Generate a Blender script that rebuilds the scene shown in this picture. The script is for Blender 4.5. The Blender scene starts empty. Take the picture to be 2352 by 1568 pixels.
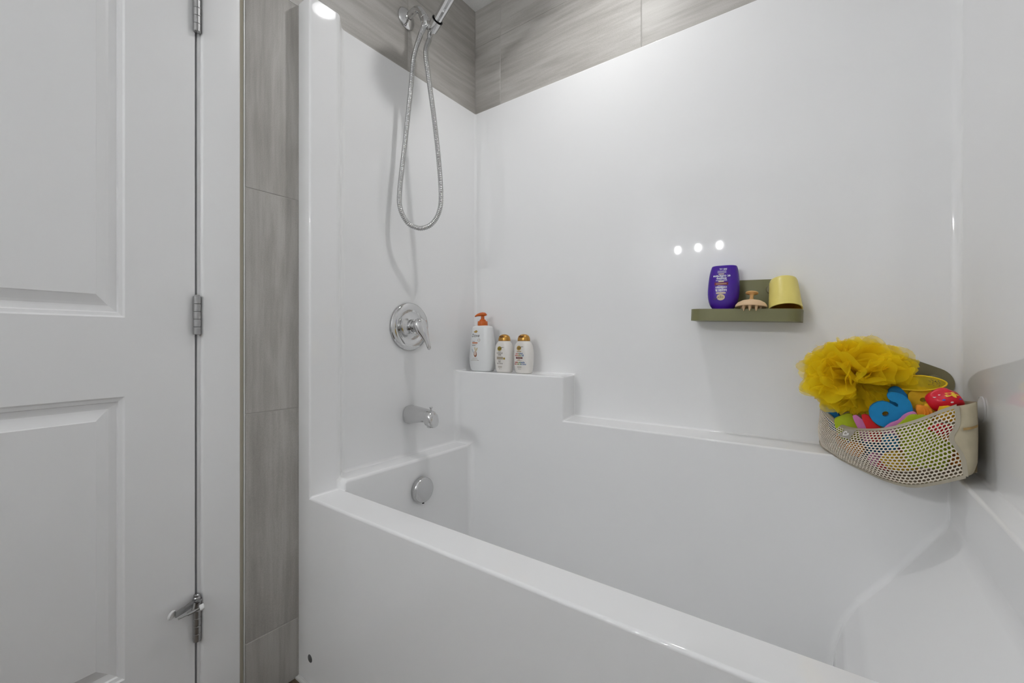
import bpy, bmesh, math, random
from mathutils import Vector, Matrix
random.seed(7)
S = bpy.context.scene
COL = S.collection
PI = math.pi
R = math.radians

# ------------------------------------------------------------------ camera, world, exposure
cam = bpy.data.objects.new('camera', bpy.data.cameras.new('camera'))
COL.objects.link(cam)
cam.location = (1.247, -1.435, 0.993)
cam.rotation_euler = (R(90), 0, R(36.16))
cam.data.sensor_width = 36.0
cam.data.lens = 991.0 * 36.0 / 2352.0
cam.data.shift_y = -4.0 / 2352.0
cam.data.clip_start = 0.01
S.camera = cam

world = bpy.data.worlds.new('world'); S.world = world
world.use_nodes = True
world.node_tree.nodes['Background'].inputs[0].default_value = (0.9, 0.95, 1.0, 1)
world.node_tree.nodes['Background'].inputs[1].default_value = 0.03
S.view_settings.view_transform = 'Standard'
S.view_settings.look = 'None'
S.view_settings.exposure = 0.03
S.view_settings.gamma = 1.0
S.view_settings.use_curve_mapping = False
S.cycles.use_light_tree = False; S.cycles.adaptive_threshold = 0.03
S.cycles.max_bounces = 8; S.cycles.diffuse_bounces = 5; S.cycles.glossy_bounces = 4
S.cycles.transparent_max_bounces = 12; S.cycles.caustics_reflective = False; S.cycles.caustics_refractive = False
TUB_LAMP = 3.1       # recessed lamp over the tub (W)
BULB = 1070.0          # emission of the three vanity bulbs


def lamp(name, kind, loc, power, size, color=(1, 1, 1), rot=(0, 0, 0)):
    d = bpy.data.lights.new(name, kind)
    d.energy = power; d.color = color
    if kind == 'AREA':
        d.shape = 'DISK'; d.size = size
    else:
        d.shadow_soft_size = size
    o = bpy.data.objects.new(name, d); COL.objects.link(o)
    o.location = loc; o.rotation_euler = rot
    return o


# ------------------------------------------------------------------ materials
MATS = {}


def mat(name, color, rough=0.5, metal=0.0, spec=0.5, coat=0.0, emit=None, alpha=1.0, trans=0.0, ior=1.45, sss=0.0):
    if name in MATS: return MATS[name]
    m = bpy.data.materials.new(name); m.use_nodes = True
    b = m.node_tree.nodes['Principled BSDF']
    b.inputs['Base Color'].default_value = (*color, 1)
    b.inputs['Roughness'].default_value = rough
    b.inputs['Metallic'].default_value = metal
    b.inputs['Specular IOR Level'].default_value = spec
    b.inputs['IOR'].default_value = ior
    b.inputs['Coat Weight'].default_value = coat
    b.inputs['Coat Roughness'].default_value = 0.05
    b.inputs['Alpha'].default_value = alpha
    b.inputs['Transmission Weight'].default_value = trans
    if emit:
        b.inputs['Emission Color'].default_value = (*emit[0], 1)
        b.inputs['Emission Strength'].default_value = emit[1]
    MATS[name] = m
    return m


def srgb(r, g, b):
    f = lambda c: ((c / 255) / 12.92 if c / 255 <= 0.04045 else ((c / 255 + 0.055) / 1.055) ** 2.4)
    return (f(r), f(g), f(b))


def add_noise(m, scale=(1, 1, 1), detail=4, amount=0.08, bump=0.0, nscale=20.0, rough=0.0, coord='Object'):
    """faint colour mottling and fine relief on a principled material"""
    nt = m.node_tree; N = nt.nodes; L = nt.links
    b = N['Principled BSDF']
    tc = N.new('ShaderNodeTexCoord'); mp = N.new('ShaderNodeMapping')
    mp.inputs['Scale'].default_value = scale
    no = N.new('ShaderNodeTexNoise'); no.inputs['Scale'].default_value = nscale; no.inputs['Detail'].default_value = detail
    L.new(tc.outputs[coord], mp.inputs['Vector']); L.new(mp.outputs[0], no.inputs['Vector'])
    col = b.inputs['Base Color'].default_value[:3]
    if amount:
        ra = N.new('ShaderNodeValToRGB')
        ra.color_ramp.elements[0].position = 0.25; ra.color_ramp.elements[1].position = 0.75
        ra.color_ramp.elements[0].color = (*[c * (1 - amount) for c in col], 1)
        ra.color_ramp.elements[1].color = (*[min(1, c * (1 + amount)) for c in col], 1)
        L.new(no.outputs[0], ra.inputs[0]); L.new(ra.outputs[0], b.inputs['Base Color'])
    if bump:
        bp = N.new('ShaderNodeBump'); bp.inputs['Strength'].default_value = bump; bp.inputs['Distance'].default_value = 0.002
        L.new(no.outputs[0], bp.inputs['Height']); L.new(bp.outputs[0], b.inputs['Normal'])
    return m


acrylic = mat('white_acrylic', (0.895, 0.896, 0.897), rough=0.035, spec=0.5)
paint = mat('white_semigloss_paint', (0.88, 0.881, 0.882), rough=0.32)
wallpaint = mat('light_grey_wall_paint', (0.86, 0.86, 0.86), rough=0.65)
chrome = mat('polished_chrome', (0.66, 0.66, 0.66), rough=0.06, metal=1.0)
satin = add_noise(mat('satin_nickel', (0.40, 0.40, 0.40), rough=0.32, metal=1.0), amount=0.08, nscale=90)
dark = mat('dark_gap', (0.015, 0.015, 0.016), rough=0.8)
rubber_white = mat('white_rubber', (0.80, 0.80, 0.80), rough=0.5)
alu = mat('brushed_aluminium', (0.80, 0.80, 0.78), rough=0.35, metal=0.3)
grout = mat('tile_grout', (0.46, 0.445, 0.42), rough=0.9)
caulk = mat('white_caulk', (0.74, 0.74, 0.72), rough=0.45)
olive = add_noise(mat('olive_plastic', srgb(118, 116, 78), rough=0.45), amount=0.03, nscale=30)
olive2 = add_noise(mat('olive_silicone', srgb(126, 120, 90), rough=0.5), amount=0.03, nscale=30)


def tile_material():
    m = bpy.data.materials.new('grey_stone_tile'); m.use_nodes = True
    nt = m.node_tree; N = nt.nodes; L = nt.links
    b = N['Principled BSDF']; b.inputs['Roughness'].default_value = 0.5
    tc = N.new('ShaderNodeTexCoord'); oi = N.new('ShaderNodeObjectInfo')
    sc = N.new('ShaderNodeVectorMath'); sc.operation = 'SCALE'; sc.inputs[3].default_value = 37.0
    cmb = N.new('ShaderNodeCombineXYZ')
    for k in range(3): L.new(oi.outputs['Random'], cmb.inputs[k])
    L.new(cmb.outputs[0], sc.inputs[0])
    ad = N.new('ShaderNodeVectorMath'); ad.operation = 'ADD'
    L.new(tc.outputs['Object'], ad.inputs[0]); L.new(sc.outputs[0], ad.inputs[1])

    def noise(scale, nsc, detail, rough=0.55, dist=0.0):
        mp = N.new('ShaderNodeMapping'); mp.inputs['Scale'].default_value = scale
        L.new(ad.outputs[0], mp.inputs['Vector'])
        n = N.new('ShaderNodeTexNoise'); n.inputs['Scale'].default_value = nsc
        n.inputs['Detail'].default_value = detail; n.inputs['Roughness'].default_value = rough
        n.inputs['Distortion'].default_value = dist
        L.new(mp.outputs[0], n.inputs['Vector'])
        return n
    streak = noise((0.9, 9.0, 9.0), 2.2, 5, 0.6, 0.6)
    fine = noise((2.0, 30.0, 30.0), 3.0, 3)
    speck = noise((1, 1, 1), 420.0, 2)
    cloud = noise((1, 1.6, 1.6), 4.0, 3)
    mx = N.new('ShaderNodeMix'); mx.data_type = 'FLOAT'; mx.inputs[0].default_value = 0.30
    L.new(streak.outputs[0], mx.inputs[2]); L.new(fine.outputs[0], mx.inputs[3])
    mx2 = N.new('ShaderNodeMix'); mx2.data_type = 'FLOAT'; mx2.inputs[0].default_value = 0.22
    L.new(mx.outputs[0], mx2.inputs[2]); L.new(speck.outputs[0], mx2.inputs[3])
    mx3 = N.new('ShaderNodeMix'); mx3.data_type = 'FLOAT'; mx3.inputs[0].default_value = 0.2
    L.new(mx2.outputs[0], mx3.inputs[2]); L.new(cloud.outputs[0], mx3.inputs[3])
    ra = N.new('ShaderNodeValToRGB'); e = ra.color_ramp.elements
    e[0].position = 0.30; e[0].color = (0.275, 0.257, 0.230, 1)
    e[1].position = 0.70; e[1].color = (0.560, 0.545, 0.515, 1)
    k = e.new(0.47); k.color = (0.415, 0.396, 0.366, 1)
    k = e.new(0.55); k.color = (0.492, 0.475, 0.446, 1)
    L.new(mx3.outputs[0], ra.inputs[0]); L.new(ra.outputs[0], b.inputs['Base Color'])
    bp = N.new('ShaderNodeBump'); bp.inputs['Strength'].default_value = 0.08; bp.inputs['Distance'].default_value = 0.001
    L.new(speck.outputs[0], bp.inputs['Height']); L.new(bp.outputs[0], b.inputs['Normal'])
    return m


tile_mat = tile_material()


def wood_floor_material():
    m = mat('dark_brown_wood_floor', (0.075, 0.05, 0.032), rough=0.45)
    nt = m.node_tree; N = nt.nodes; L = nt.links
    b = N['Principled BSDF']
    tc = N.new('ShaderNodeTexCoord'); mp = N.new('ShaderNodeMapping'); mp.inputs['Scale'].default_value = (3, 60, 1)
    n = N.new('ShaderNodeTexNoise'); n.inputs['Scale'].default_value = 2.5; n.inputs['Detail'].default_value = 6
    ra = N.new('ShaderNodeValToRGB')
    ra.color_ramp.elements[0].position = 0.3; ra.color_ramp.elements[0].color = (0.030, 0.019, 0.011, 1)
    ra.color_ramp.elements[1].position = 0.7; ra.color_ramp.elements[1].color = (0.16, 0.115, 0.072, 1)
    L.new(tc.outputs['Object'], mp.inputs['Vector']); L.new(mp.outputs[0], n.inputs['Vector'])
    L.new(n.outputs[0], ra.inputs[0]); L.new(ra.outputs[0], b.inputs['Base Color'])
    return m


floor_mat = wood_floor_material()
ceil_mat = add_noise(mat('stippled_ceiling', (0.93, 0.93, 0.925), rough=0.9), amount=0.04, nscale=160, detail=3, bump=0.45)


# ------------------------------------------------------------------ mesh helpers
def link_mesh(name, me, m=None, parent=None, smooth=False, loc=None, rot=None):
    o = bpy.data.objects.new(name, me); COL.objects.link(o)
    if m is not None and not me.materials: me.materials.append(m)
    if smooth:
        for p in me.polygons: p.use_smooth = True
    if parent is not None: o.parent = parent
    if loc is not None: o.location = loc
    if rot is not None: o.rotation_euler = rot
    return o


def obj(name, bm, m, parent=None, smooth=False, angle=None, loc=None, rot=None):
    me = bpy.data.meshes.new(name)
    bmesh.ops.recalc_face_normals(bm, faces=bm.faces)
    if angle is not None:
        smooth = True
        for e in bm.edges:
            if len(e.link_faces) == 2 and e.calc_face_angle(0) > R(angle): e.smooth = False
    bm.to_mesh(me); bm.free()
    return link_mesh(name, me, m, parent, smooth, loc, rot)


def tag(o, label=None, cat=None, group=None, kind=None):
    if label: o['label'] = label
    if cat: o['category'] = cat
    if group: o['group'] = group
    if kind: o['kind'] = kind
    return o


def empty(name, loc=(0, 0, 0), rot=(0, 0, 0)):
    o = bpy.data.objects.new(name, None); COL.objects.link(o)
    o.location = loc; o.rotation_euler = rot; o.empty_display_size = 0.05
    return o


def box(bm, lo, hi):
    x0, y0, z0 = lo; x1, y1, z1 = hi
    v = [bm.verts.new(p) for p in ((x0, y0, z0), (x1, y0, z0), (x1, y1, z0), (x0, y1, z0), (x0, y0, z1), (x1, y0, z1), (x1, y1, z1), (x0, y1, z1))]
    for f in ((0, 3, 2, 1), (4, 5, 6, 7), (0, 1, 5, 4), (1, 2, 6, 5), (2, 3, 7, 6), (3, 0, 4, 7)):
        bm.faces.new([v[i] for i in f])
    return v


def bevel_all(bm, w, seg=2):
    bmesh.ops.bevel(bm, geom=list(bm.edges), offset=w, segments=seg, affect='EDGES', profile=0.5, clamp_overlap=True)


def rbox(lo, hi, w=0.002, seg=2):
    bm = bmesh.new(); box(bm, lo, hi); bevel_all(bm, w, seg); return bm


def frame_of(d):
    d = Vector(d).normalized()
    a = Vector((0, 0, 1)) if abs(d.z) < 0.95 else Vector((1, 0, 0))
    u = d.cross(a).normalized(); v = d.cross(u).normalized()
    return u, v, d


def tube(bm, pts, radii, n=16, cap=True):
    """swept tube through pts with a radius per point"""
    pts = [Vector(p) for p in pts]
    if not hasattr(radii, '__len__'): radii = [radii] * len(pts)
    rings = []
    u = None
    for i, p in enumerate(pts):
        d = (pts[min(i + 1, len(pts) - 1)] - pts[max(i - 1, 0)]).normalized()
        if u is None: u, v, _ = frame_of(d)
        else:
            u = (u - d * u.dot(d)).normalized(); v = d.cross(u).normalized()
        rings.append([bm.verts.new(p + (u * math.cos(2 * PI * k / n) + v * math.sin(2 * PI * k / n)) * radii[i]) for k in range(n)])
    for a, b in zip(rings, rings[1:]):
        for k in range(n): bm.faces.new((a[k], a[(k + 1) % n], b[(k + 1) % n], b[k]))
    if cap:
        bm.faces.new(rings[0]); bm.faces.new(list(reversed(rings[-1])))
    return rings


def lathe(bm, prof, n=32, origin=(0, 0, 0), axis=(0, 0, 1), sx=1.0, sy=1.0, close=True):
    """prof: (radius, height along axis)"""
    o = Vector(origin); u, v, d = frame_of(axis)
    rings = []
    for r, h in prof:
        if r < 1e-6: rings.append([bm.verts.new(o + d * h)])
        else: rings.append([bm.verts.new(o + d * h + u * (r * sx * math.cos(2 * PI * k / n)) + v * (r * sy * math.sin(2 * PI * k / n))) for k in range(n)])
    for a, b in zip(rings, rings[1:]):
        for k in range(n):
            k2 = (k + 1) % n
            if len(a) == 1 and len(b) == 1: continue
            if len(a) == 1: bm.faces.new((a[0], b[k2], b[k]))
            elif len(b) == 1: bm.faces.new((a[k], a[k2], b[0]))
            else: bm.faces.new((a[k], a[k2], b[k2], b[k]))
    return rings


def catmull(pts, sub=8):
    P = [Vector(p) for p in pts]; out = []
    for i in range(len(P) - 1):
        p0 = P[max(i - 1, 0)]; p1 = P[i]; p2 = P[i + 1]; p3 = P[min(i + 2, len(P) - 1)]
        for k in range(sub):
            t = k / sub
            out.append(0.5 * ((2 * p1) + (p2 - p0) * t + (2 * p0 - 5 * p1 + 4 * p2 - p3) * t * t + (3 * p1 - p0 - 3 * p2 + p3) * t ** 3))
    out.append(P[-1]); return out


def closed_catmull(pts, sub=4):
    n = len(pts); P = [Vector(p) for p in pts]; out = []
    for i in range(n):
        p0, p1, p2, p3 = P[i - 1], P[i], P[(i + 1) % n], P[(i + 2) % n]
        for k in range(sub):
            t = k / sub
            out.append(0.5 * ((2 * p1) + (p2 - p0) * t + (2 * p0 - 5 * p1 + 4 * p2 - p3) * t * t + (3 * p1 - p0 - 3 * p2 + p3) * t ** 3))
    return out


def text_bm(body, size, shear=0.0, bold=0.0, align='CENTER', spacing=1.0):
    cu = bpy.data.curves.new('t', 'FONT'); cu.body = body; cu.size = size; cu.shear = shear
    cu.align_x = align; cu.offset = bold; cu.resolution_u = 3; cu.space_character = spacing
    o = bpy.data.objects.new('t', cu); COL.objects.link(o)
    dg = bpy.context.evaluated_depsgraph_get()
    me = bpy.data.meshes.new_from_object(o.evaluated_get(dg))
    bpy.data.objects.remove(o); bpy.data.curves.remove(cu)
    bm = bmesh.new(); bm.from_mesh(me); bpy.data.meshes.remove(me)
    return bm          # glyphs in the local xy plane


# ------------------------------------------------------------------ room shell
ROOM_Y = -2.86
WX = 1.512     # face of the right wall
bm = bmesh.new(); box(bm, (-0.3, ROOM_Y - 0.1, -0.05), (WX + 0.1, 0.15, 0.0))
tag(obj('floor', bm, floor_mat), 'dark brown wood floor beside the tub', kind='structure')
bm = bmesh.new(); box(bm, (-0.15, ROOM_Y - 0.1, 2.445), (WX + 0.1, 0.15, 2.52))
tag(obj('ceiling', bm, ceil_mat), 'white stippled ceiling above the tiles', kind='structure')
DY1, DY0, DZ = -1.035, -1.80, 2.05          # door opening
bm = bmesh.new()
box(bm, (-0.13, DY1 + 0.018, 0), (-0.0130, 0.15, 2.445))
box(bm, (-0.13, DY0, DZ), (-0.0145, DY1 + 0.018, 2.445))
box(bm, (-0.13, ROOM_Y, 0), (-0.0145, DY0, 2.445))
wl = tag(obj('wall_left', bm, grout), 'left wall with grey stone tiles beside the white door', kind='structure')
bm = bmesh.new(); box(bm, (-0.0130, 0.0130, 0), (WX + 0.1, 0.15, 2.445))
wb = tag(obj('wall_back', bm, grout), 'back wall tiled above the white surround', kind='structure')
bm = bmesh.new(); box(bm, (WX, ROOM_Y, 0), (WX + 0.1, 0.0130, 2.445))
tag(obj('wall_right', bm, wallpaint), 'plain light grey wall on the right', kind='structure')
bm = bmesh.new(); box(bm, (-0.13, ROOM_Y - 0.1, 0), (WX + 0.1, ROOM_Y, 2.445))
tag(obj('wall_front', bm, wallpaint), 'plain light grey wall opposite the tub', kind='structure')
# painted skin of the left wall outside the tiles
bm = bmesh.new()
box(bm, (-0.0145, DY1 + 0.018, 0), (-0.0120, -0.9410, 2.445))
box(bm, (-0.0145, DY0, DZ), (-0.0130, DY1 + 0.018, 2.445))
box(bm, (-0.0145, ROOM_Y, 0), (-0.0130, DY0, 2.445))
obj('paint_skin', bm, wallpaint, wl)


# tiles: long side along local x, one object each
def tile(parent, name, center, lx, ly, rot):
    bm = bmesh.new(); box(bm, (-lx / 2, -ly / 2, -0.004), (lx / 2, ly / 2, 0.0))
    bevel_all(bm, 0.0009, 1)
    return obj(name, bm, tile_mat, parent, loc=center, rot=rot)


G = 0.0013
XT = -0.0118
# left wall, upright tiles in the strip beside the door trim
ML = Matrix(((0, 0, 1), (0, -1, 0), (1, 0, 0)))   # local x up, local z into the room (+X)
RL_UP = ML.to_euler()
for z0, z1 in ((0.0, 0.1765), (0.1765, 0.793), (0.793, 1.402), (1.402, 1.974)):
    y0, y1 = -0.9245, -0.70
    tile(wl, 'tile', (XT, (y0 + y1) / 2, (z0 + z1) / 2), z1 - z0 - 2 * G, y1 - y0 - 2 * G, RL_UP)
# left wall above the surround, tiles lying lengthwise
RL_H = Matrix(((0, 0, 1), (1, 0, 0), (0, 1, 0))).to_euler()  # local x -> +Y, y -> Z, z -> X
for z0, z1 in ((1.974, 2.279), (2.279, 2.445)):
    for y0, y1 in ((-0.9245, -0.369), (-0.369, 0.0118)):
        tile(wl, 'tile', (XT, (y0 + y1) / 2, (z0 + z1) / 2), y1 - y0 - 2 * G, z1 - z0 - 2 * G, RL_H)
# back wall above the surround
RB_H = Matrix(((1, 0, 0), (0, 0, -1), (0, 1, 0))).to_euler()  # local z -> -Y
for z0, z1 in ((1.974, 2.279), (2.279, 2.445)):
    for x0, x1 in ((-0.0118, 0.129), (0.129, 0.736), (0.736, 1.345), (1.345, 1.512)):
        tile(wb, 'tile', ((x0 + x1) / 2, -XT, (z0 + z1) / 2), x1 - x0 - 2 * G, z1 - z0 - 2 * G, RB_H)

# metal edge trim of the tiles
bm = rbox((-0.0145, -0.9285, 0.0), (-0.0095, -0.9245, 2.445), 0.0008, 1)
bead = rbox((-0.0145, -0.9410, 0.0), (-0.0115, -0.9285, 2.445), 0.0004, 1)
obj('edge_gap', bead, mat('beige_grout', srgb(176, 170, 152), 0.8), wl)
tr = tag(obj('trim_2', bm, alu), 'narrow metal edge strip along the tiles', kind='structure')
# door casing and jamb
bm = bmesh.new()
box(bm, (-0.0145, -1.0285, 0.0), (0.0045, -0.9410, 2.13))
bmesh.ops.bevel(bm, geom=[e for e in bm.edges if abs(e.verts[0].co.z - e.verts[1].co.z) > 1], offset=0.006, segments=4, affect='EDGES', profile=0.5)
box(bm, (-0.0145, -1.88, 2.055), (0.0035, -1.0287, 2.13))
box(bm, (-0.0145, -1.88, 0.0), (0.0035, -1.806, 2.055))
tag(obj('trim_1', bm, paint, angle=40), 'white painted door casing beside the tile strip', kind='structure')
bm = bmesh.new()
box(bm, (-0.13, -1.0345, 0.0), (-0.0065, -1.0287, 2.06))
box(bm, (-0.13, -1.81, 2.045), (-0.0065, -1.0345, 2.06))
box(bm, (-0.13, -1.81, 0.0), (-0.0065, -1.80, 2.045))
box(bm, (-0.075, -1.045, 0.0), (-0.062, -1.0345, 2.045))
obj('door_jamb', bm, paint, bpy.data.objects['trim_1'])

# ------------------------------------------------------------------ door (slightly ajar), hinges
DA = R(5.6)
door = empty('door_1', (-0.004, -1.040, 0.0), (0, 0, DA))     # local -y runs away from the hinge, +x faces the room
tag(door, 'white panelled door standing slightly ajar on three hinges', kind='structure')
DW, DH, DT = 0.745, 2.035, 0.035
bm = bmesh.new()


def quad(bm, *ps): return bm.faces.new([bm.verts.new(p) for p in ps])


panels = [(1.0415, 1.90), (0.2513, 0.8693)]
s_in, s_out = 0.1337, DW - 0.1337
# face with two recessed, raised-field panels
zs = [0.008, 0.2513, 0.8693, 1.0415, 1.90, DH]
ss = [0.0, s_in, s_out, DW]
for i in range(5):
    for j in range(3):
        if j == 1 and i in (1, 3): continue
        quad(bm, (0, -ss[j], zs[i]), (0, -ss[j + 1], zs[i]), (0, -ss[j + 1], zs[i + 1]), (0, -ss[j], zs[i + 1]))
prof = [(0.0, 0.0), (0.0035, -0.0028), (0.010, -0.0042), (0.012, -0.0078), (0.0215, -0.0098), (0.0245, -0.0102), (0.030, -0.0085), (0.0455, -0.0025), (0.0475, -0.0012)]
for z0, z1 in panels:
    rings = []
    for d, h in prof:
        rings.append([bm.verts.new(p) for p in ((h, -(s_in + d), z0 + d), (h, -(s_out - d), z0 + d), (h, -(s_out - d), z1 - d), (h, -(s_in + d), z1 - d))])
    for a, b in zip(rings, rings[1:]):
        for k in range(4): bm.faces.new((a[k], a[(k + 1) % 4], b[(k + 1) % 4], b[k]))
    bm.faces.new(rings[-1])
# edges and back
c = [(0, 0), (0, -DW), (-DT, -DW), (-DT, 0)]
z0, z1 = zs[0], zs[-1]
for k in range(1, 4):
    a, b = c[k], c[(k + 1) % 4]
    quad(bm, (*a, z0), (*b, z0), (*b, z1), (*a, z1))
quad(bm, *[(*p, z0) for p in c]); quad(bm, *[(*p, z1) for p in reversed(c)])
bmesh.ops.remove_doubles(bm, verts=bm.verts, dist=1e-5)
obj('door_leaf', bm, paint, door)


def hinge(z0, z1):
    bm = bmesh.new()
    r = 0.0078
    n = 5; L = (z1 - z0) / n
    cxy = (0.0075, 0.0015)
    for k in range(n):
        lathe(bm, [(0, 0.0), (r - 0.0008, 0.0), (r, 0.0006), (r, L - 0.0010), (r - 0.0008, L - 0.0004), (0, L - 0.0004)], 20, (cxy[0], cxy[1], z0 + k * L))
    lathe(bm, [(0, 0), (r * 0.8, 0), (r * 0.8, 0.002), (r * 0.5, 0.0035), (0, 0.0038)], 16, (cxy[0], cxy[1], z1))
    kn = obj('hinge', bm, satin, door, angle=35)
    kn['label'] = 'grey satin metal hinge'
    bm = bmesh.new()
    box(bm, (-0.03, -0.0009, z0), (0.004, 0.0003, z1))
    box(bm, (-0.03, 0.0012, z0), (0.004, 0.0028, z1))
    obj('hinge_leaf', bm, satin, kn)
    return kn


for z0, z1 in ((1.7447, 1.840), (1.0058, 1.0996), (0.2573, 0.3525)): hinge(z0, z1)

# hinge-pin door stop on the bottom hinge
t = tag(empty('hinge_door_stop', (0.0045, -1.0385, 0.3555)), 'small metal door stop with white rubber tips on the bottom hinge', 'door stop')
bm = bmesh.new()
lathe(bm, [(0.0045, 0), (0.010, 0), (0.010, 0.004), (0.0045, 0.004)], 20, (0, 0, 0))
lathe(bm, [(0, 0.004), (0.0075, 0.004), (0.0075, 0.009), (0.006, 0.011), (0, 0.0112)], 20, (0, 0, 0))
lathe(bm, [(0, 0.011), (0.0065, 0.011), (0.0065, 0.016), (0.004, 0.018), (0, 0.018)], 20, (0, 0, 0))
obj('pin', bm, satin, t, angle=35)
bm = bmesh.new()
arm = [(0.004, -0.006, 0.001), (0.017, -0.03, 0.001), (0.026, -0.05, 0.0015)]
for a, b in zip(arm, arm[1:]):
    a, b = Vector(a), Vector(b); d = (b - a).normalized(); n = Vector((-d.y, d.x, 0)) * 0.0015; h = Vector((0, 0, 0.007))
    p = [a - n - h, b - n - h, b + n - h, a + n - h, a - n + h, b - n + h, b + n + h, a + n + h]
    v = [bm.verts.new(q) for q in p]
    for f in ((0, 3, 2, 1), (4, 5, 6, 7), (0, 1, 5, 4), (1, 2, 6, 5), (2, 3, 7, 6), (3, 0, 4, 7)): bm.faces.new([v[i] for i in f])
obj('arm', bm, satin, t)
bm = bmesh.new()
lathe(bm, [(0, -0.002), (0.0095, -0.002), (0.0105, 0.0), (0.0095, 0.003), (0.006, 0.005), (0, 0.0055)], 20, (0.023, -0.0560, 0.0025), (-0.80, -0.55, 0.25))
obj('pad', bm, rubber_white, t, angle=40)
bm = bmesh.new()
rod0, rod1 = Vector((0.024, -0.045, -0.012)), Vector((0.030, -0.004, -0.0045))
d = (rod1 - rod0).normalized()
tube(bm, [rod0, rod1 + d * 0.004], 0.0019, 12)
tube(bm, [rod0 + d * 0.018, rod0 + d * 0.034], 0.0036, 6)
tube(bm, [Vector((0.008, -0.008, 0.0)), rod0 + d * 0.028], 0.003, 8)
obj('rod', bm, satin, t, angle=40)
bm = bmesh.new()
tube(bm, [rod1, rod1 + d * 0.0015, rod1 + d * 0.008, rod1 + d * 0.0095], [0.0055, 0.0068, 0.0068, 0.005], 16)
obj('bumper', bm, rubber_white, t, angle=40)

# ------------------------------------------------------------------ one-piece tub and surround
W = 1.5
XF, XFR = 0.05, 1.462        # inner faces of the front flanges
YF, YI = -0.779, -0.686      # apron face, inner edge of the rim
YS = -0.645                  # end of the step behind the flange
XL = 0.077                   # tub end wall at the drain
YB = -0.118                  # tub back wall
ZR, ZT, ZL, ZS, ZB, ZF = 0.54, 1.983, 0.570, 0.864, 0.711, 0.120
XS0, XS1 = 0.487, 0.505      # end of the high shelf (back, front)
XB, XM, ZM = 1.250, XFR, 0.590   # sloping head end of the tub
SL = [(1.360, 0.436), (1.308, 0.366), (1.277, 0.305), (1.261, 0.235)]   # it curves down to the floor
XQ = XM - (ZM - ZR) * (XM - SL[0][0]) / (ZM - SL[0][1])
XO, XOR = -0.0112, 1.5112

bm = bmesh.new()
vc = {}


def V(x, y, z):
    k = (round(x, 4), round(y, 4), round(z, 4))
    if k not in vc: vc[k] = bm.verts.new(k)
    return vc[k]


def F(tagi, *ps):
    f = bm.faces.new([V(*p) for p in ps]); f.material_index = tagi; return f


SUR, APR, RIM, BAS = 0, 1, 2, 3
# apron and flange fronts
F(APR, (XO, YF, 0), (XOR, YF, 0), (XOR, YF, ZR), (XFR, YF, ZR), (XF, YF, ZR), (XO, YF, ZR))
F(SUR, (XO, YF, ZR), (XF, YF, ZR), (XF, YF, ZT), (XO, YF, ZT))
F(SUR, (XFR, YF, ZR), (XOR, YF, ZR), (XOR, YF, ZT), (XFR, YF, ZT))
# rim
F(RIM, (XF, YF, ZR), (XFR, YF, ZR), (XFR, YI, ZR), (XQ, YI, ZR), (XL, YI, ZR), (XF, YI, ZR))
# flange sides
F(SUR, (XF, YF, ZR), (XF, YI, ZR), (XF, YI, ZL), (XF, YI, ZT), (XF, YF, ZT))
F(SUR, (XFR, YF, ZR), (XFR, YF, ZT), (XFR, YI, ZT), (XFR, YI, ZB), (XFR, YI, ZM), (XFR, YI, ZR))
# riser at the end of the left ledge
F(SUR, (XF, YI, ZR), (XL, YI, ZR), (XL, YI, ZL), (XF, YI, ZL))
# steps behind the flanges
F(SUR, (XF, YI, ZL), (0, YS, ZL), (0, YS, ZT), (XF, YI, ZT))
F(SUR, (XFR, YI, ZB), (XFR, YI, ZT), (W, YS, ZT), (W, YS, ZB))
# left wall, left ledge
F(SUR, (0, YS, ZL), (0, YB, ZL), (0, YB, ZS), (0, 0, ZS), (0, 0, ZT), (0, YS, ZT))
F(SUR, (XF, YI, ZL), (XL, YI, ZL), (XL, YB, ZL), (0, YB, ZL), (0, YS, ZL))
# high shelf
F(SUR, (0, 0, ZS), (0, YB, ZS), (XS1, YB, ZS), (XS0, 0, ZS))
F(SUR, (XS0, 0, ZB), (XS0, 0, ZS), (XS1, YB, ZS), (XS1, YB, ZB))
# back wall, back and right ledge
F(SUR, (0, 0, ZS), (XS0, 0, ZS), (XS0, 0, ZB), (W, 0, ZB), (W, 0, ZT), (0, 0, ZT))
F(SUR, (XS0, 0, ZB), (XS1, YB, ZB), (XFR, YB, ZB), (XFR, YI, ZB), (W, YS, ZB), (W, 0, ZB))
# right wall
F(SUR, (W, 0, ZB), (W, YS, ZB), (W, YS, ZT), (W, 0, ZT))
# top return to the tiles
F(SUR, (XO, YF, ZT), (XF, YF, ZT), (XF, YI, ZT), (0, YS, ZT), (0, 0, ZT), (XO, 0.0112, ZT))
F(SUR, (0, 0, ZT), (W, 0, ZT), (XOR, 0.0112, ZT), (XO, 0.0112, ZT))
F(SUR, (W, 0, ZT), (W, YS, ZT), (XFR, YI, ZT), (XFR, YF, ZT), (XOR, YF, ZT), (XOR, 0.0112, ZT))
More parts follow.
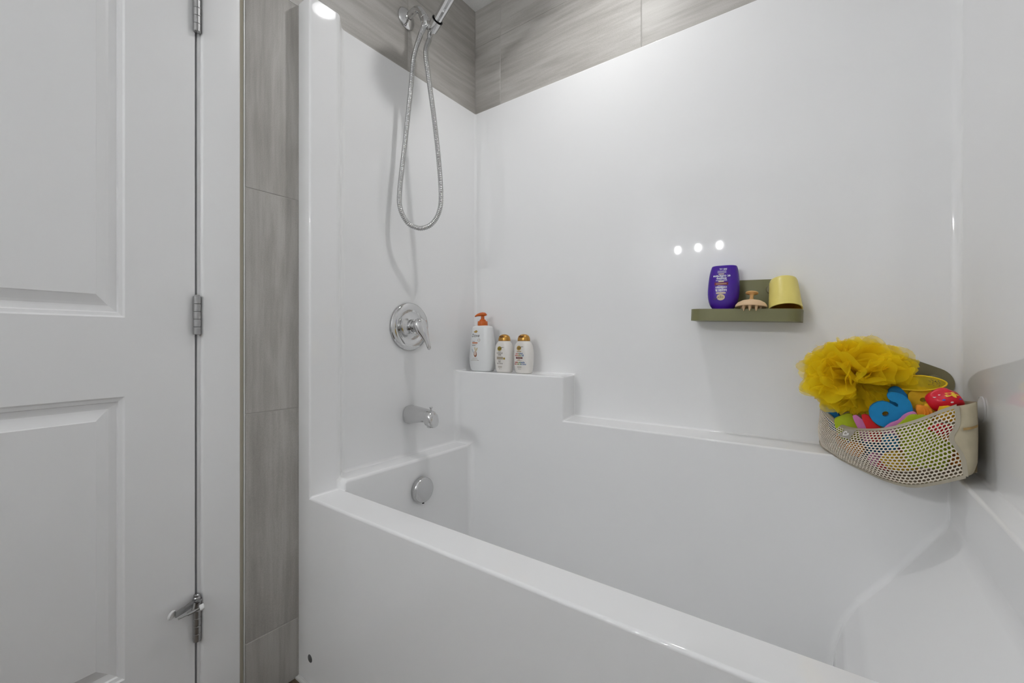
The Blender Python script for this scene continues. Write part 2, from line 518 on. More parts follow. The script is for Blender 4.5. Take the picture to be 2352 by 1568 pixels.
# basin: back, left, right, slope, front, bottom
F(BAS, (0, YB, ZL), (XL, YB, ZL), (XL, YB, ZF), (XB, YB, ZF), *[(x, YB, z) for x, z in reversed(SL)], (XM, YB, ZM), (XFR, YB, ZB), (XS1, YB, ZB), (XS1, YB, ZS), (0, YB, ZS))
F(BAS, (XL, YI, ZF), (XL, YB, ZF), (XL, YB, ZL), (XL, YI, ZL), (XL, YI, ZR))
F(BAS, (XFR, YB, ZB), (XM, YB, ZM), (XM, YI, ZM), (XFR, YI, ZB))
F(BAS, (XM, YB, ZM), (SL[0][0], YB, SL[0][1]), (SL[0][0], YI, SL[0][1]), (XQ, YI, ZR), (XM, YI, ZM))
for (xa, za), (xb, zb) in zip(SL, SL[1:] + [(XB, ZF)]):
    F(BAS, (xa, YB, za), (xb, YB, zb), (xb, YI, zb), (xa, YI, za))
F(SUR, (XQ, YI, ZR), (XFR, YI, ZR), (XFR, YI, ZM))
F(BAS, (XL, YI, ZR), (XQ, YI, ZR), *[(x, YI, z) for x, z in SL], (XB, YI, ZF), (XL, YI, ZF))
F(BAS, (XL, YB, ZF), (XL, YI, ZF), (XB, YI, ZF), (XB, YB, ZF))
bmesh.ops.recalc_face_normals(bm, faces=bm.faces)
# bevel weights
bw = bm.edges.layers.float.new('bevel_weight_edge')
BWID = 0.05


def near(a, b): return abs(a - b) < 1e-4


for e in bm.edges:
    if len(e.link_faces) < 2: continue
    if e.calc_face_angle(0) < R(4): continue
    a, b = e.verts[0].co, e.verts[1].co
    m_ = (a + b) / 2
    r = 0.010
    vertical = abs(a.z - b.z) > 0.02 and near(a.x, b.x) and near(a.y, b.y)
    if vertical:
        if near(m_.y, 0) and near(m_.x, 0): r = 0.020
        elif near(m_.y, 0) and near(m_.x, W): r = 0.034
        elif near(m_.y, YB) and m_.x < 0.001: r = 0.042
        elif near(m_.y, YB) and near(m_.x, XL): r = 0.042
        elif near(m_.y, YB): r = 0.010
        elif near(m_.y, YI) and near(m_.x, XL): r = 0.012
        elif near(m_.y, YF): r = 0.011
        elif near(m_.y, YI): r = 0.022
        elif near(m_.y, YS): r = 0.022
    else:
        if near(m_.z, ZT): r = 0.006
        elif near(m_.z, ZR) and near(m_.y, YI): r = 0.005
        elif near(m_.z, ZR) and near(m_.y, YF): r = 0.013
        elif near(m_.z, ZF): r = 0.05
        elif near(a.z, b.z) and ZF + 0.01 < a.z < ZM - 0.01 and abs(a.y - b.y) > 0.1: r = 0.018
        elif m_.z < ZM and near(m_.y, YB): r = 0.026
        elif m_.z < ZM and near(m_.y, YI): r = 0.03
        elif near(m_.z, ZM): r = 0.035
        elif near(m_.z, ZL): r = 0.018
        elif near(m_.z, ZB) and near(m_.y, YB): r = 0.010
        elif near(m_.z, ZB): r = 0.012
        elif near(m_.z, ZS): r = 0.010
        elif near(a.x, XFR) or near(b.x, XFR): r = 0.034
    e[bw] = r / BWID
shell_me = bpy.data.meshes.new('shell'); bm.to_mesh(shell_me); bm.free()
for p in shell_me.polygons: p.use_smooth = True
for k in range(4): shell_me.materials.append(acrylic)
tmp = bpy.data.objects.new('shell_tmp', shell_me); COL.objects.link(tmp)
md = tmp.modifiers.new('b', 'BEVEL'); md.limit_method = 'WEIGHT'; md.width = BWID; md.segments = 6
md.harden_normals = True; md.use_clamp_overlap = True; md.miter_outer = 'MITER_SHARP'; md.material = -1
dg = bpy.context.evaluated_depsgraph_get()
ev = bpy.data.meshes.new_from_object(tmp.evaluated_get(dg))
bpy.data.objects.remove(tmp)
cn = [tuple(l.vector) for l in ev.corner_normals]
tub = tag(empty('bathtub', (0.75, YF, 0.0)), 'glossy white one-piece bathtub with high moulded surround walls and ledges', 'bathtub')
for k, nm in enumerate(('surround', 'apron', 'rim', 'basin')):
    polys = [p for p in ev.polygons if p.material_index == k]
    vm = {}; vs = []; fs = []; ns = []
    for p in polys:
        f = []
        for li in p.loop_indices:
            vi = ev.loops[li].vertex_index
            if vi not in vm: vm[vi] = len(vs); vs.append(tuple(ev.vertices[vi].co - Vector((0.75, YF, 0.0))))
            f.append(vm[vi]); ns.append(cn[li])
        fs.append(f)
    me = bpy.data.meshes.new(nm); me.from_pydata(vs, [], fs); me.update()
    for p in me.polygons: p.use_smooth = True
    me.normals_split_custom_set(ns)
    o = link_mesh(nm, me, acrylic, tub)
bpy.data.meshes.remove(ev)


def rel(o, base):      # world coordinates -> local of an unrotated parent empty
    o.location = Vector(o.location) - Vector(base.location); return o


bm = bmesh.new(); box(bm, (XO, YF - 0.010, 0.0), (XOR, YF + 0.004, 0.011))
bmesh.ops.bevel(bm, geom=[e for e in bm.edges if near(e.verts[0].co.z, 0.011) and near(e.verts[1].co.z, 0.011)], offset=0.005, segments=3, affect='EDGES')
rel(obj('base_bead', bm, caulk, tub, angle=40), tub)
bm = bmesh.new()
lathe(bm, [(0, 0.0020), (0.006, 0.0019), (0.0100, 0.0011), (0.0112, 0.0), (0.0112, -0.004)], 24, (0.0513, YF, 0.0807), (0, -1, 0))
rel(obj('apron_plug', bm, mat('grey_plug', (0.10, 0.10, 0.10), 0.5), tub, angle=50), tub)
bm = bmesh.new()
oc = (XL, -0.385, 0.4605); 
lathe(bm, [(0, 0.0225), (0.038, 0.0222), (0.0405, 0.0212), (0.0435, 0.017), (0.0445, 0.012), (0.0445, 0.0), (0.041, -0.002)], 48, oc, (1, 0, 0.03))
o = rel(obj('overflow_cover', bm, mat('satin_chrome', (0.62, 0.62, 0.62), 0.16, 1.0), tub, angle=35), tub); o['label'] = 'round chrome overflow cover'
bm = bmesh.new(); tube(bm, [Vector(oc) + Vector((0.012, 0, -0.044)), Vector(oc) + Vector((0.012, 0, -0.048))], 0.004, 10)
rel(obj('overflow_screw', bm, dark, tub), tub)

# ------------------------------------------------------------------ chrome fittings on the drain wall
VY, VZ = -0.372, 1.0413
t = tag(empty('shower_valve', (0, VY, VZ)), 'round chrome shower valve plate with single lever handle above the spout', 'tap')
bm = bmesh.new()
lathe(bm, [(0.085, 0.0), (0.088, 0.002), (0.0878, 0.006), (0.084, 0.0095), (0.074, 0.0125), (0.064, 0.0135), (0.060, 0.0125), (0.056, 0.010), (0.050, 0.0095), (0.034, 0.012), (0.030, 0.016), (0.0, 0.017)], 64, (0, 0, 0), (1, 0, 0))
obj('escutcheon', bm, chrome, t, smooth=True)
bm = bmesh.new()
lathe(bm, [(0.027, 0.012), (0.027, 0.030), (0.0255, 0.032), (0.0255, 0.034), (0.021, 0.035), (0.021, 0.052), (0.0235, 0.053), (0.0235, 0.058), (0, 0.058)], 40, (0, 0, 0), (1, 0, 0))
obj('hub', bm, chrome, t, angle=30)
# lever: bulbous cap that thins into a blade pointing down
bm = bmesh.new()
sec = [(-0.030, 0.004, 0.006, 0.060), (-0.027, 0.016, 0.011, 0.060), (-0.018, 0.024, 0.016, 0.061), (0.0, 0.0275, 0.018, 0.062), (0.016, 0.025, 0.0165, 0.066), (0.032, 0.019, 0.012, 0.073), (0.046, 0.0135, 0.008, 0.079), (0.060, 0.0105, 0.006, 0.084), (0.074, 0.0095, 0.005, 0.087), (0.082, 0.0085, 0.0045, 0.088), (0.086, 0.004, 0.002, 0.088)]
ang = R(12)
rings = []
for s, w, d, xo in sec:
    ring = []
    for k in range(24):
        a = 2 * PI * k / 24
        y, x = w * math.cos(a), d * math.sin(a)
        yy = y * math.cos(ang) + s * math.sin(ang); zz = y * math.sin(ang) - s * math.cos(ang)
        ring.append(bm.verts.new((xo + x, yy, zz)))
    rings.append(ring)
for a, b in zip(rings, rings[1:]):
    for k in range(24): bm.faces.new((a[k], a[(k + 1) % 24], b[(k + 1) % 24], b[k]))
bm.faces.new(rings[0]); bm.faces.new(rings[-1])
obj('lever', bm, chrome, t, smooth=True)

t = tag(empty('tub_spout', (0, -0.370, 0.718)), 'chrome tub spout with pull-up diverter knob', 'spout')
bm = bmesh.new()
secs = [(0.0, 0.0325, 0.0335, 0.0), (0.004, 0.033, 0.034, 0.0), (0.02, 0.032, 0.032, 0.001), (0.06, 0.0285, 0.0265, 0.003), (0.095, 0.0255, 0.0235, 0.0035), (0.0985, 0.0252, 0.0260, 0.0005), (0.102, 0.0250, 0.0285, -0.0025), (0.118, 0.0240, 0.0275, -0.0050), (0.1265, 0.0225, 0.0245, -0.0085), (0.1310, 0.0200, 0.0200, -0.0130), (0.1330, 0.0160, 0.0150, -0.0180), (0.1335, 0.008, 0.008, -0.020)]
rings = []
for x, wy, hz, zo in secs:
    rings.append([bm.verts.new((x, wy * math.copysign(abs(math.cos(2 * PI * k / 36)) ** 0.85, math.cos(2 * PI * k / 36)), zo + hz * math.copysign(abs(math.sin(2 * PI * k / 36)) ** 0.85, math.sin(2 * PI * k / 36)))) for k in range(36)])
for a, b in zip(rings, rings[1:]):
    for k in range(36): bm.faces.new((a[k], a[(k + 1) % 36], b[(k + 1) % 36], b[k]))
bm.faces.new(rings[-1])
obj('body', bm, mat('dull_chrome', (0.66, 0.66, 0.66), 0.14, 1.0), t, angle=50)
bm = bmesh.new()
lathe(bm, [(0.0145, 0.0), (0.0160, 0.001), (0.0160, 0.014), (0.0, 0.014)], 32, (0.1150, 0, -0.0350), (0, 0, 1), sx=0.95, sy=1.05)
obj('outlet', bm, MATS['dull_chrome'], t, angle=35)
bm = bmesh.new()
lathe(bm, [(0.0, -0.004), (0.0065, -0.004), (0.0065, 0.0), (0.0032, 0.002), (0.0030, 0.007), (0.0062, 0.0105), (0.0068, 0.0125), (0.0064, 0.014), (0, 0.0145)], 20, (0.114, 0, 0.0225))
obj('diverter_knob', bm, chrome, t, angle=45)

# shower arm with wall flange and bracket
AY, AZ = -0.377, 2.180
t = tag(empty('wall_shower_fitting', (-0.0118, AY, AZ)), 'bent chrome shower arm with wall flange and hand shower bracket', 'shower arm')
bm = bmesh.new()
lathe(bm, [(0.038, 0.0), (0.0385, 0.002), (0.036, 0.006), (0.029, 0.011), (0.019, 0.0165), (0.013, 0.019), (0.0115, 0.0195)], 40, (0, 0, 0), (1, 0, 0))
obj('flange', bm, chrome, t, smooth=True)
bm = bmesh.new()
pts = catmull([(0.010, 0, 0.0), (0.030, 0, 0.006), (0.052, 0.001, 0.010), (0.070, 0.004, 0.002), (0.083, 0.008, -0.018), (0.092, 0.011, -0.034)], 8)
tube(bm, pts, 0.0122, 20)
obj('pipe', bm, chrome, t, angle=60)
bm = bmesh.new()
dn = Vector((0.42, 0.12, -0.9)).normalized()
b0 = Vector((0.080, 0.007, -0.014))
for a, b, ra, rb in ((0.0, 0.022, 0.0152, 0.0162), (0.022, 0.050, 0.0168, 0.0172), (0.050, 0.062, 0.0170, 0.011)):
    tube(bm, [b0 + dn * a, b0 + dn * (a + 0.0015), b0 + dn * (b - 0.0015), b0 + dn * b], [ra - 0.001, ra, rb, rb - 0.001], 28)
obj('swivel_nut', bm, chrome, t, angle=35)
bm = bmesh.new()
# bracket: block from the nut to a clamp ring round the handle
c0 = b0 + dn * 0.040
hd = Vector((0.208, -0.045, 0.085)).normalized()       # direction of the handle
cl = Vector((0.130, 0.020, -0.066))                # clamp centre (local)
tube(bm, [c0, (c0 + cl) / 2, cl], [0.0150, 0.0155, 0.0155], 20)
obj('bracket', bm, chrome, t, angle=60)
bm = bmesh.new()
for k, (ra, rb) in enumerate(((0.0155, 0.0165),)):
    lathe(bm, [(0.0150, -0.020), (0.0185, -0.020), (0.0205, 0.014), (0.0205, 0.019), (0.0172, 0.019), (0.0150, -0.020)], 32, cl, hd)
obj('clamp_ring', bm, chrome, t, angle=40)
bm = bmesh.new()
lathe(bm, [(0.0206, 0.0), (0.0206, 0.0014), (0.0176, 0.0014), (0.0176, 0.0), (0.0206, 0.0)], 32, cl + hd * 0.0185, hd)
obj('clamp_lip', bm, dark, t, angle=40)
hose_nut_top = b0 + dn * 0.052
hn = Vector((0.0, -0.42, -0.90)).normalized()
bm = bmesh.new()
n0 = hose_nut_top + Vector((-0.004, -0.010, -0.002))
tube(bm, [n0, n0 + hn * 0.012, n0 + hn * 0.013, n0 + hn * 0.040, n0 + hn * 0.047], [0.0108, 0.0108, 0.0100, 0.0092, 0.0080], 20)
lathe(bm, [(0.0, 0.0), (0.0055, 0.0), (0.0055, 0.004), (0.003, 0.005), (0, 0.005)], 16, n0 + hn * 0.012 + Vector((0.004, -0.0075, 0)), (0.4, -0.9, 0))
obj('hose_outlet', bm, chrome, t, angle=40)
Aw = Vector(t.location)
hose_a = Aw + n0 + hn * 0.044
# hand shower lying in the bracket, head beyond the top of the picture
base = Aw + cl - hd * 0.030
t2 = tag(empty('hand_shower', base), 'chrome hand shower handle resting in its bracket', 'hand shower')
bm = bmesh.new()
L = 0.225
tube(bm, [hd * 0.0, hd * 0.012, hd * 0.028, hd * 0.06, hd * 0.13, hd * L], [0.0105, 0.0142, 0.0148, 0.0155, 0.0165, 0.0160], 12)
obj('handle', bm, chrome, t2, angle=25)
bm = bmesh.new()
face = Vector((-0.30, 0.0, -0.954)).normalized()
hc = hd * (L + 0.040) + Vector((0, 0, 0.004))
lathe(bm, [(0.0, -0.022), (0.018, -0.021), (0.036, -0.014), (0.049, -0.002), (0.052, 0.006), (0.050, 0.010), (0.0, 0.011)], 40, hc, face)
obj('shower_head', bm, chrome, t2, angle=40)
bm = bmesh.new()
nd = (Vector((0.10, -0.22, -1.0))).normalized()
tube(bm, [hd * 0.006, hd * -0.002 + nd * 0.004, hd * -0.005 + nd * 0.014, hd * -0.006 + nd * 0.030], [0.0105, 0.0105, 0.0098, 0.0085], 20)
obj('hose_socket', bm, chrome, t2, angle=40)
hose_b = base + hd * -0.006 + nd * 0.028
# hose: ribbed metal tube hanging in a long loop
hp = [hose_a, (0.082, -0.4206, 1.9811), (0.074, -0.4273, 1.8742), (0.06, -0.4425, 1.6749), (0.055, -0.4612, 1.5041), (0.058, -0.4599, 1.4437), (0.07, -0.4414, 1.4008), (0.082, -0.4186, 1.3871), (0.096, -0.3951, 1.3853), (0.118, -0.3703, 1.4025), (0.136, -0.3539, 1.4433), (0.144, -0.3511, 1.5011), (0.146, -0.3636, 1.6196), (0.14, -0.3808, 1.7672), (0.126, -0.3942, 1.9098), (0.114, -0.3953, 1.9973), hose_b]
hp = [Vector(p) - Vector(hose_a) for p in hp]
dense = catmull(hp, 60)
# resample evenly, ring pitch ~3 mm
acc = [0.0]
for a, b in zip(dense, dense[1:]): acc.append(acc[-1] + (b - a).length)
total = acc[-1]; pitch = 0.0060; nr = int(total / pitch)
pts = []; rad = []; j = 0
for i in range(nr * 4 + 1):
    s = min(total * i / (nr * 4), total - 1e-6)
    while acc[j + 1] < s: j += 1
    f = (s - acc[j]) / (acc[j + 1] - acc[j])
    pts.append(dense[j].lerp(dense[j + 1], f))
    rad.append((0.0083, 0.0090, 0.0083, 0.0066)[i % 4])
bm = bmesh.new(); tube(bm, pts, rad, 14)
tag(obj('shower_hose', bm, mat('hose_chrome', (0.50, 0.50, 0.495), 0.16, 1.0), smooth=True, loc=hose_a), 'ribbed chrome shower hose hanging in a long loop against the wall', 'hose')

# ------------------------------------------------------------------ bottles
def se(a, n):                    # superellipse unit point
    c, s = math.cos(a), math.sin(a)
    return math.copysign(abs(c) ** (2 / n), c), math.copysign(abs(s) ** (2 / n), s)


def loft(prof, nseg=44, shift=None):
    """prof: (z, half width, half depth, exponent)"""
    bm = bmesh.new(); rings = []
    for z, w, d, n in prof:
        rings.append([bm.verts.new((w * se(2 * PI * k / nseg, n)[0], d * se(2 * PI * k / nseg, n)[1], z)) for k in range(nseg)])
    for a, b in zip(rings, rings[1:]):
        for k in range(nseg): bm.faces.new((a[k], a[(k + 1) % nseg], b[(k + 1) % nseg], b[k]))
    bm.faces.new(rings[0]); bm.faces.new(rings[-1])
    return bm


def smooth_prof(p, sub=4):
    q = [Vector(v[:3]) for v in p]; out = []
    c = catmull(q, sub)
    for i, v in enumerate(c):
        j = min(i // sub, len(p) - 1)
        out.append((v.x, max(v.y, 1e-4), max(v.z, 1e-4), p[j][3]))
    return out


def front_y(prof, x, z):
    for a, b in zip(prof, prof[1:]):
        if a[0] <= z <= b[0] and b[0] > a[0]:
            f = (z - a[0]) / (b[0] - a[0])
            w, d, n = (a[i] + (b[i] - a[i]) * f for i in (1, 2, 3))
            q = min(abs(x / w), 0.999)
            return -d * (1 - q ** n) ** (1 / n)
    return 0.0


def onto(bm, prof, x0, z0, off=0.0004):
    """wrap flat artwork (local xy) on to the front of a bottle"""
    for v in bm.verts:
        x, z = x0 + v.co.x, z0 + v.co.y
        v.co = Vector((x, front_y(prof, x, z) - off, z))
    return bm


def art_text(parent, prof, body, size, x, z, m, name='lettering', **kw):
    return obj(name, onto(text_bm(body, size, **kw), prof, x, z), m, parent)


def art_rect(parent, prof, x, z, w, h, m, name='label_bar', off=0.0003):
    bm = bmesh.new(); n = 8
    vs = [[bm.verts.new((-w / 2 + w * i / n, -h / 2 + h * j, 0)) for i in range(n + 1)] for j in range(2)]
    for i in range(n): bm.faces.new((vs[0][i], vs[0][i + 1], vs[1][i + 1], vs[1][i]))
    return obj(name, onto(bm, prof, x, z, off), m, parent)


def art_poly(parent, prof, pts, m, name='emblem', off=0.0003, x=0, z=0):
    bm = bmesh.new(); bm.faces.new([bm.verts.new((p[0], p[1], 0)) for p in pts])
    bmesh.ops.triangulate(bm, faces=bm.faces)
    bmesh.ops.subdivide_edges(bm, edges=bm.edges, cuts=1)
    return obj(name, onto(bm, prof, x, z, off), m, parent)


def ell(cx, cy, rx, ry, n=24, tilt=0.0):
    return [(cx + rx * math.cos(a) * math.cos(tilt) - ry * math.sin(a) * math.sin(tilt), cy + rx * math.cos(a) * math.sin(tilt) + ry * math.sin(a) * math.cos(tilt)) for a in (2 * PI * k / n for k in range(n))]


ink = mat('ink_dark', srgb(50, 45, 45), 0.5)
ink_grey = mat('ink_grey', srgb(140, 130, 125), 0.5)
ink_gold = mat('ink_gold', srgb(176, 142, 70), 0.4)
ink_orange = mat('ink_orange', srgb(196, 110, 60), 0.5)
ink_taupe = mat('ink_taupe', srgb(168, 156, 138), 0.5)
ink_olive = mat('ink_olive', srgb(150, 128, 30), 0.5)
ink_maroon = mat('ink_maroon', srgb(95, 20, 45), 0.5)
ink_red = mat('ink_red', srgb(190, 60, 60), 0.5)
ink_blue = mat('ink_blue', srgb(50, 100, 160), 0.5)
ink_green = mat('ink_green', srgb(90, 150, 70), 0.5)
ink_white = mat('ink_white', srgb(235, 235, 240), 0.5)
ink_cream = mat('ink_cream', srgb(225, 205, 165), 0.5)
white_pl = mat('white_bottle_plastic', (0.80, 0.81, 0.81), 0.28)
cream_pl = mat('pearl_bottle_plastic', (0.80, 0.77, 0.73), 0.25)
gold_pl = add_noise(mat('gold_cap', srgb(188, 140, 66), 0.22, 0.55), amount=0.05, nscale=40)
orange_pl = mat('orange_pump_plastic', srgb(200, 98, 30), 0.35)
purple_pl = mat('purple_bottle_plastic', srgb(66, 20, 150), 0.25)

# tall pump bottle
SH = ZS + 0.0006
t = tag(empty('pump_bottle', (0.093, -0.062, SH), (0, 0, R(4))), 'tall white pump bottle with an orange pump head on the corner shelf', 'bottle')
pp = smooth_prof([(0.0, 0.046, 0.029, 2.6), (0.002, 0.048, 0.031, 2.6), (0.012, 0.053, 0.034, 2.6), (0.035, 0.058, 0.036, 2.6), (0.06, 0.0585, 0.036, 2.7), (0.10, 0.0555, 0.034, 2.7), (0.14, 0.0510, 0.031, 2.7), (0.170, 0.0470, 0.028, 2.7), (0.1805, 0.0445, 0.026, 2.6), (0.1845, 0.038, 0.023, 2.4), (0.1865, 0.026, 0.020, 2.0), (0.1875, 0.020, 0.018, 2.0)], 3)
body = obj('body', loft(pp), white_pl, t, angle=50)
bm = bmesh.new()
lathe(bm, [(0.0, 0.186), (0.0205, 0.186), (0.0212, 0.1875), (0.0205, 0.2035), (0.0195, 0.205), (0.013, 0.205), (0.0135, 0.209), (0.011, 0.212), (0.0075, 0.214), (0.007, 0.226), (0.0, 0.226)], 32)
for k in range(28):
    a = 2 * PI * k / 28
    tube(bm, [(0.0206 * math.cos(a), 0.0206 * math.sin(a), 0.189), (0.0200 * math.cos(a), 0.0200 * math.sin(a), 0.203)], 0.0006, 5)
obj('collar', bm, orange_pl, t, angle=40)
bm = bmesh.new()
spr = [(0.016, 0.004, 0.232, 0.0105, 0.0035), (0.010, 0.003, 0.2335, 0.0125, 0.0075), (0.0, 0.0, 0.234, 0.013, 0.0085), (-0.010, -0.004, 0.2335, 0.0115, 0.0075), (-0.020, -0.008, 0.231, 0.0085, 0.0055), (-0.027, -0.011, 0.2275, 0.006, 0.004), (-0.030, -0.012, 0.2255, 0.0045, 0.003)]
rings = []
for x, y, z, w, h in spr:
    rings.append([bm.verts.new((x - 0.35 * w * math.cos(a), y + 0.93 * w * math.cos(a), z + h * math.sin(a))) for a in (2 * PI * k / 16 for k in range(16))])
for a, b in zip(rings, rings[1:]):
    for k in range(16): bm.faces.new((a[k], a[(k + 1) % 16], b[(k + 1) % 16], b[k]))
bm.faces.new(rings[0]); bm.faces.new(rings[-1])
obj('pump_head', bm, orange_pl, t, smooth=True)
LX = -0.016
bird = [(-0.011, 0.0), (-0.004, -0.0035), (0.004, -0.0045), (0.009, -0.001), (0.0125, 0.004), (0.007, 0.003), (0.005, 0.007), (0.002, 0.0035), (-0.002, 0.005), (-0.004, 0.002), (-0.008, 0.003), (-0.006, 0.0005)]
art_poly(body, pp, bird, ink_gold, 'bird_emblem', x=LX + 0.001, z=0.1610)
art_text(body, pp, 'Dove', 0.0195, LX + 0.001, 0.1395, ink, shear=0.18)
art_poly(body, pp, ell(0, 0, 0.0066, 0.0066), ink_taupe, 'badge', off=0.0002, x=LX + 0.020, z=0.1270)
art_poly(body, pp, ell(0, 0, 0.0052, 0.0052), white_pl, 'badge_field', off=0.00032, x=LX + 0.020, z=0.1270)
art_text(body, pp, '1/4', 0.0062, LX + 0.020, 0.1248, ink_gold)
art_rect(body, pp, LX - 0.007, 0.1215, 0.014, 0.0022, ink_grey)
art_rect(body, pp, LX - 0.0005, 0.1155, 0.029, 0.0045, ink_orange)
art_rect(body, pp, LX - 0.002, 0.1095, 0.026, 0.0016, ink_taupe)
art_rect(body, pp, LX - 0.0055, 0.1050, 0.019, 0.0024, ink_grey)
nut_m = mat('ink_nut', srgb(150, 92, 60), 0.5)
art_poly(body, pp, ell(0, 0, 0.0082, 0.0128, tilt=0.15), nut_m, 'nut_print', x=LX + 0.004, z=0.0705)
art_poly(body, pp, ell(0, 0, 0.0062, 0.0095, tilt=0.15), mat('ink_nut_light', srgb(214, 196, 184), 0.5), 'nut_print_flesh', off=0.0005, x=LX + 0.003, z=0.0735)
leafm = mat('ink_pale_leaf', srgb(205, 190, 150), 0.5); leafg = mat('ink_pale_blue', srgb(190, 198, 204), 0.5)
art_poly(body, pp, ell(0, 0, 0.0032, 0.0095, 14, -0.5), leafm, 'leaf_print', x=LX + 0.010, z=0.0885)
art_poly(body, pp, ell(0, 0, 0.0025, 0.008, 14, 0.25), leafm, 'leaf_print', x=LX + 0.002, z=0.0920)
art_poly(body, pp, ell(0, 0, 0.003, 0.0105, 14, 0.55), leafg, 'leaf_print', x=LX - 0.0105, z=0.0830)
for zz, ww, xx in ((0.0535, 0.024, 0.002), (0.0490, 0.029, 0.002), (0.0440, 0.043, 0.0)):
    art_rect(body, pp, LX + xx, zz, ww, 0.0011, ink_taupe)
art_rect(body, pp, LX + 0.0190, 0.0442, 0.007, 0.0018, ink_grey)


# rounded-shoulder bottle with a domed flip cap
OG = smooth_prof([(0.0, 0.0305, 0.0185, 2.6), (0.0015, 0.0325, 0.020, 2.6), (0.012, 0.0355, 0.0225, 2.6), (0.03, 0.0385, 0.0245, 2.6), (0.055, 0.0405, 0.0255, 2.6), (0.08, 0.0405, 0.0255, 2.6), (0.10, 0.0375, 0.0240, 2.5), (0.112, 0.0330, 0.0225, 2.4), (0.120, 0.0275, 0.0205, 2.2), (0.1235, 0.0245, 0.0195, 2.1)], 3)


def round_bottle(name, loc, rot, label, body_m, cap_m, group=None):
    t = tag(empty(name, loc, rot), label, 'bottle', group)
    b = obj('body', loft(OG), body_m, t, angle=60)
    cp = [(0.1235, 0.0252, 0.0200, 2.1), (0.1245, 0.0256, 0.0203, 2.1), (0.131, 0.0252, 0.0200, 2.1), (0.138, 0.0232, 0.0185, 2.1), (0.1445, 0.0185, 0.0150, 2.1), (0.1490, 0.0105, 0.0085, 2.0), (0.1505, 0.001, 0.001, 2.0)]
    c = obj('cap', loft(smooth_prof(cp, 3)), cap_m, t, angle=60)
    bm = bmesh.new()
    lathe(bm, [(0.0, 0.0), (0.0085, 0.0), (0.0085, 0.0012), (0.0, 0.0016)], 20, (-0.002, -0.0172, 0.1405), (0, -0.9, 0.45), sx=1.25, sy=0.55)
    obj('thumb_notch', bm, mat('cap_notch', srgb(120, 78, 30), 0.4, 0.3), c)
    return t, b


def og_emblem(b, x, z, disc_m, txt_m, tail=1):
    art_poly(b, OG, ell(0, 0, 0.0105, 0.0088), disc_m, 'emblem_disc', x=x, z=z)
    art_text(b, OG, 'ogx', 0.0105, x + 0.0005, z - 0.0022, txt_m, 'emblem_lettering')
    tailp = [(0.006, 0.000), (0.010, 0.0035), (0.017, 0.0045), (0.0215, 0.0040), (0.017, 0.0060), (0.0095, 0.0052)]
    art_poly(b, OG, tailp, txt_m, 'emblem_tail', off=0.0005, x=x, z=z)


t, b = round_bottle('lotion_bottle', (0.206, -0.062, SH), (0, 0, R(3)), 'cream bottle with domed gold cap and grey lettering, beside the pump bottle', cream_pl, gold_pl)
x0 = -0.007
og_emblem(b, x0, 0.0935, ink_olive, ink)
art_rect(b, OG, x0 + 0.001, 0.0815, 0.013, 0.0014, ink_grey)
art_text(b, OG, 'coconut', 0.0092, x0 + 0.001, 0.0735, ink_grey, bold=0.0002)
art_text(b, OG, 'milk', 0.0092, x0 + 0.001, 0.0665, ink_grey, bold=0.0002)
art_rect(b, OG, x0 + 0.002, 0.0562, 0.030, 0.0105, ink_taupe)
art_rect(b, OG, x0 + 0.0225, 0.0545, 0.0075, 0.0075, ink_olive)
art_rect(b, OG, x0 + 0.001, 0.0475, 0.012, 0.0013, ink_grey)
art_text(b, OG, 'lait', 0.0088, x0 + 0.001, 0.0395, ink_grey, bold=0.0002)
art_text(b, OG, 'de coco', 0.0088, x0 + 0.002, 0.0325, ink_grey, bold=0.0002)
for zz, ww in ((0.0235, 0.021), (0.0212, 0.019), (0.0189, 0.020)): art_rect(b, OG, x0 + 0.002, zz, ww, 0.0011, ink_taupe)
art_text(b, OG, '385 mL', 0.0048, x0 + 0.003, 0.0120, ink_grey)

t, b = round_bottle('lotion_bottle', (0.301, -0.063, SH), (0, 0, R(1)), 'cream bottle with domed gold cap and rainbow lettering, rightmost on the corner shelf', cream_pl, gold_pl)
og_emblem(b, x0, 0.0965, ink_gold, ink)
art_rect(b, OG, x0 + 0.001, 0.0845, 0.022, 0.0022, ink_gold)
art_rect(b, OG, x0 + 0.001, 0.0812, 0.018, 0.0014, ink_grey)


def rainbow(b, words, size, x, z, cols):
    bm_all = text_bm(words, size, bold=0.00025)
    onto(bm_all, OG, x, z)
    o = obj('lettering', bm_all, cols[0], b)
    me = o.data
    for c in cols[1:]: me.materials.append(c)
    xs = [v.co.x for v in me.vertices]; lo, hi = min(xs), max(xs)
    for p in me.polygons:
        f = (p.center.x - lo) / (hi - lo + 1e-6)
        p.material_index = min(len(cols) - 1, int(f * len(cols)))


rainbow(b, 'coconut', 0.0100, x0 + 0.002, 0.0730, [ink_red, ink_orange, ink_green, ink_blue, ink_blue])
rainbow(b, 'miracle oil', 0.0100, x0 + 0.002, 0.0655, [ink_red, ink_orange, ink_olive, ink_green, ink_blue])
art_rect(b, OG, x0 + 0.002, 0.0590, 0.031, 0.0068, ink_maroon)
art_rect(b, OG, x0 + 0.002, 0.0590, 0.024, 0.0011, ink_cream, off=0.0005)
art_rect(b, OG, x0 + 0.001, 0.0515, 0.012, 0.0020, ink_gold)
art_rect(b, OG, x0 + 0.002, 0.0488, 0.026, 0.0012, ink_grey)
rainbow(b, 'huile miracle', 0.0090, x0 + 0.003, 0.0395, [ink_red, ink_orange, ink_green, ink_blue, ink_blue])
rainbow(b, 'à la noix de coco', 0.0080, x0 + 0.004, 0.0330, [ink_red, ink_olive, ink_green, ink_blue, ink_blue])
